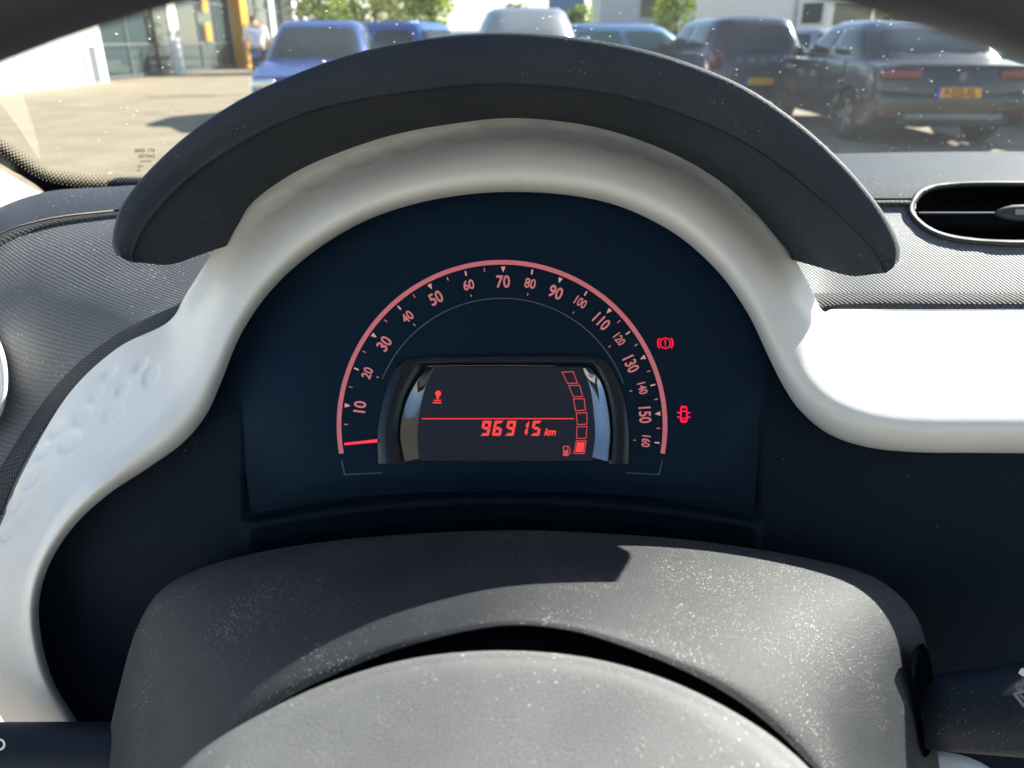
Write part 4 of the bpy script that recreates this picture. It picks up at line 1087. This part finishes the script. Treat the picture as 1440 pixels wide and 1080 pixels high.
pot = mesh('grass_tuft', np.zeros((0, 3)), [], None) if False else None

# person in a white shirt behind the blue car, seen from behind, head bowed
def person():
    loc = spot(366, 20.0)
    t = thing('person', 'person in a white shirt and dark trousers standing behind the blue hatchback', 'person', loc, R(20))
    sk = {'pel': (0, 0, .98, .15), 'wst': (0, .02, 1.12, .145), 'chs': (0, .07, 1.32, .175), 'nck': (0, .14, 1.50, .07), 'hd0': (0, .26, 1.55, .085), 'hd1': (0, .36, 1.60, .095),
          'sL': (-.19, .09, 1.43, .075), 'eL': (-.27, .13, 1.16, .05), 'wL': (-.22, .33, 1.02, .035), 'hL': (-.20, .41, 1.00, .04),
          'sR': (.19, .09, 1.43, .075), 'eR': (.27, .13, 1.16, .05), 'wR': (.22, .33, 1.02, .035), 'hR': (.20, .41, 1.00, .04),
          'pL': (-.10, 0, .90, .10), 'kL': (-.11, .03, .50, .07), 'aL': (-.11, -.02, .09, .05), 'tL': (-.12, .14, .05, .045),
          'pR': (.10, 0, .90, .10), 'kR': (.11, .03, .50, .07), 'aR': (.11, -.02, .09, .05), 'tR': (.12, .14, .05, .045)}
    ed = [('pel','wst'),('wst','chs'),('chs','nck'),('nck','hd0'),('hd0','hd1'),('chs','sL'),('sL','eL'),('eL','wL'),('wL','hL'),('chs','sR'),('sR','eR'),('eR','wR'),('wR','hR'),('pel','pL'),('pL','kL'),('kL','aL'),('aL','tL'),('pel','pR'),('pR','kR'),('kR','aR'),('aR','tR')]
    def skin(keys, m, name, grow=1.0):
        ks = [k for k in sk if k in keys]
        me = bpy.data.meshes.new(name)
        me.from_pydata([sk[k][:3] for k in ks], [(ks.index(a), ks.index(b)) for a, b in ed if a in ks and b in ks], [])
        o = bpy.data.objects.new(name, me); COL.objects.link(o)
        o.modifiers.new('s', 'SKIN'); sd = o.modifiers.new('d', 'SUBSURF'); sd.levels = 2; sd.render_levels = 2
        for v, k in zip(me.skin_vertices[0].data, ks): v.radius = (sk[k][3] * grow,) * 2
        me.skin_vertices[0].data[0].use_root = True
        me2 = bpy.data.meshes.new_from_object(o.evaluated_get(bpy.context.evaluated_depsgraph_get()))
        bpy.data.objects.remove(o); me2.materials.clear(); me2.materials.append(m)
        me2.polygons.foreach_set('use_smooth', [True] * len(me2.polygons))
        o2 = bpy.data.objects.new(name, me2); COL.objects.link(o2); o2.parent = t; ORI[o2.name] = np.array(loc)
        return o2
    skin(set(sk), mat('skin', (0.45, 0.27, 0.20), 0.6), 'body')
    skin({'pel', 'wst', 'chs', 'sL', 'sR', 'eL', 'eR'}, mat('white_shirt', (0.75, 0.74, 0.78), 0.8), 'shirt', 1.12)
    skin({'pel', 'pL', 'kL', 'aL', 'pR', 'kR', 'aR'}, mat('dark_trousers', (0.03, 0.035, 0.05), 0.8), 'trousers', 1.14)
    bm = bmesh.new(); bmesh.ops.create_uvsphere(bm, u_segments=16, v_segments=10, radius=.108)
    bmesh.ops.translate(bm, vec=(0, .35, 1.62), verts=bm.verts)
    from_bm('hair', bm, mat('brown_hair', (0.10, 0.05, 0.025), 0.7), t, smooth=True)
person()

# ------------------------------------------------------------------ pale warehouse, truck and totem in the distance
ware = thing('warehouse', 'pale grey warehouse far behind the parked cars', 'building', (12, 62, 0))
M['clad'] = mat('pale_cladding', (0.55, 0.57, 0.60), 0.6); M['clad2'] = mat('blue_cladding', (0.10, 0.20, 0.36), 0.5)
box('wall', (5.4, 4, 4.0), (22, 8, 8), M['clad'], ware)
box('roof', (5.4, 4, 8.1), (22.4, 8.4, .25), M['mull'], ware)
box('blue_panel', (6.4, -.05, 4.0), (2.4, .12, 7.8), M['clad2'], ware)
for x, z in ((-1.6, 3.4), (10.6, 2.8), (13.6, 2.8)): 
    w_ = box('window', (x, -.04, z), (2.2 if x < 0 else 1.3, .12, 1.5), M['carglass'], ware)
    box('window_sill', (x, -.10, z - .82), (2.4 if x < 0 else 1.5, .2, .1), M['clad'], w_)
truck = thing('truck', 'white lorry with a boxy cab parked behind the black saloon', 'truck', (11.6, 34, 0), R(25), None)
box('cargo_box', (0, 2.4, 2.2), (2.4, 6.0, 2.8), M['wallwhite'], truck, bevel=.04)
box('cab', (0, -1.6, 1.75), (2.3, 1.7, 2.2), whitep, truck, bevel=.12)
box('cab_windscreen', (0, -2.46, 2.05), (1.9, .03, .8), M['carglass'], truck, bevel=.01)
for sx in (-1, 1):
    box('cab_window', (sx * 1.16, -1.6, 2.1), (.03, 1.0, .7), M['carglass'], truck)
    for y in (-1.6, 2.2, 4.2):
        a = np.linspace(0, 2 * math.pi, 20, endpoint=False)
        V = np.array([np.column_stack([np.full(20, sx * x_), y + r_ * np.cos(a), .48 + r_ * np.sin(a)]) for r_, x_ in ((.05, 1.12), (.46, 1.14), (.48, .85))])
        mesh('wheel', V.reshape(-1, 3), grid_faces(3, 20, cv=True), M['tyre'], truck, local=True)
box('chassis', (0, 1.4, .7), (1.0, 7.4, .25), M['cartrim'], truck)
tot = thing('totem_sign', 'narrow blue totem sign far behind the silver van', 'sign', spot(795, 45))
box('sign_panel', (0, 0, 2.3), (1.9, .3, 1.9), M['clad2'], tot, bevel=.03)
box('sign_post', (0, 0, .7), (.4, .2, 1.4), M['mull'], tot)

# ------------------------------------------------------------------ trees
def leaf_mat(name, c):
    m = mat(name, c, 0.6, noise=.45, nscale=1.3)
    b = m.node_tree.nodes['Principled BSDF']
    tl = m.node_tree.nodes.new('ShaderNodeBsdfTranslucent'); tl.inputs[0].default_value = (c[0] * 1.6, c[1] * 1.7, c[2] * .7, 1)
    mx = m.node_tree.nodes.new('ShaderNodeMixShader'); mx.inputs[0].default_value = .45
    L = m.node_tree.links
    L.new(b.outputs[0], mx.inputs[1]); L.new(tl.outputs[0], mx.inputs[2]); L.new(mx.outputs[0], m.node_tree.nodes['Material Output'].inputs[0])
    return m
LM = [leaf_mat('leaves_bright', (0.15, 0.20, 0.025)), leaf_mat('leaves_mid', (0.11, 0.15, 0.03)), leaf_mat('leaves_olive', (0.13, 0.14, 0.045))]
bark = mat('bark', (0.09, 0.07, 0.05), 0.9)
def tree(label, px, Yw, H, cw, k, clumps=16, base=.28, leaf=.20):
    loc = spot(px, Yw)
    t = thing('tree', label, 'tree', loc, 0, 'trees beyond the forecourt')
    tp = [(0, 0, 0), (.05, .02, H * .3), (-.04, .05, H * .55), (.02, 0, H * .8)]
    V, F = tube(np.array(tp), [.16, .12, .08, .03], 8)
    V = list(V); F = list(F)
    cl = []
    for i in range(clumps):
        a = rng.uniform(0, 2 * math.pi); h = rng.uniform(base, .92); r = cw * .5 * rng.uniform(.25, .85) * math.sin(math.pi * min(1, .18 + (h - base) / (1 - base) * .78))
        c = np.array([r * math.cos(a), r * math.sin(a), H * h]); cl.append((c, cw * rng.uniform(.16, .28)))
        b, f = tube(np.array([(0, 0, H * max(.2, h - .22)), c * np.array([.5, .5, 1]) - np.array([0, 0, H * .06]), c]), [.05, .035, .012], 5)
        s = len(V); V += list(b); F += [tuple(s + q for q in ff) for ff in f]
    mesh('trunk', np.array(V), F, bark, t, local=True)
    LV = []; LF = []
    per = 150
    for c, r in cl:
        d = rng.normal(size=(per, 3)); d /= np.linalg.norm(d, axis=1)[:, None]
        pos = c + d * (r * rng.uniform(.3, 1.05, size=(per, 1))) * np.array([1, 1, .8])
        for p in pos:
            u = rng.normal(size=3); u /= np.linalg.norm(u); w = np.cross(u, rng.normal(size=3)); w /= np.linalg.norm(w)
            s = leaf * rng.uniform(.6, 1.3); b0 = len(LV)
            LV += [p - u * s * .6, p + w * s * .3, p + u * s * .6, p - w * s * .3]; LF.append((b0, b0 + 1, b0 + 2, b0 + 3))
    mesh('crown', np.array(LV), LF, LM[k], t, smooth=False, local=True)
tree('bright green tree right of the showroom', 455, 34, 4.6, 4.2, 0, 20)
tree('olive green tree behind the brighter blue car', 530, 42, 5.0, 5.0, 2, 20)
tree('tall bright green tree between the blue cars and the silver van', 610, 36, 5.0, 3.0, 0, 18)
tree('small dark tree beside the bright green tree', 570, 44, 3.6, 3.2, 1, 14)
tree('low rounded tree showing above the silver van', 728, 58, 3.3, 3.6, 1, 14)
tree('small bush-like tree left of the pinkish white van', 815, 42, 2.6, 2.4, 1, 12)
tree('rounded green tree above the light blue car', 948, 46, 4.0, 3.6, 0, 16)
tree('olive tree above the black saloon at the right', 1262, 40, 4.4, 5.0, 2, 20)
tree('thin pale tree against the end of the showroom', 420, 50, 4.6, 2.2, 2, 10)
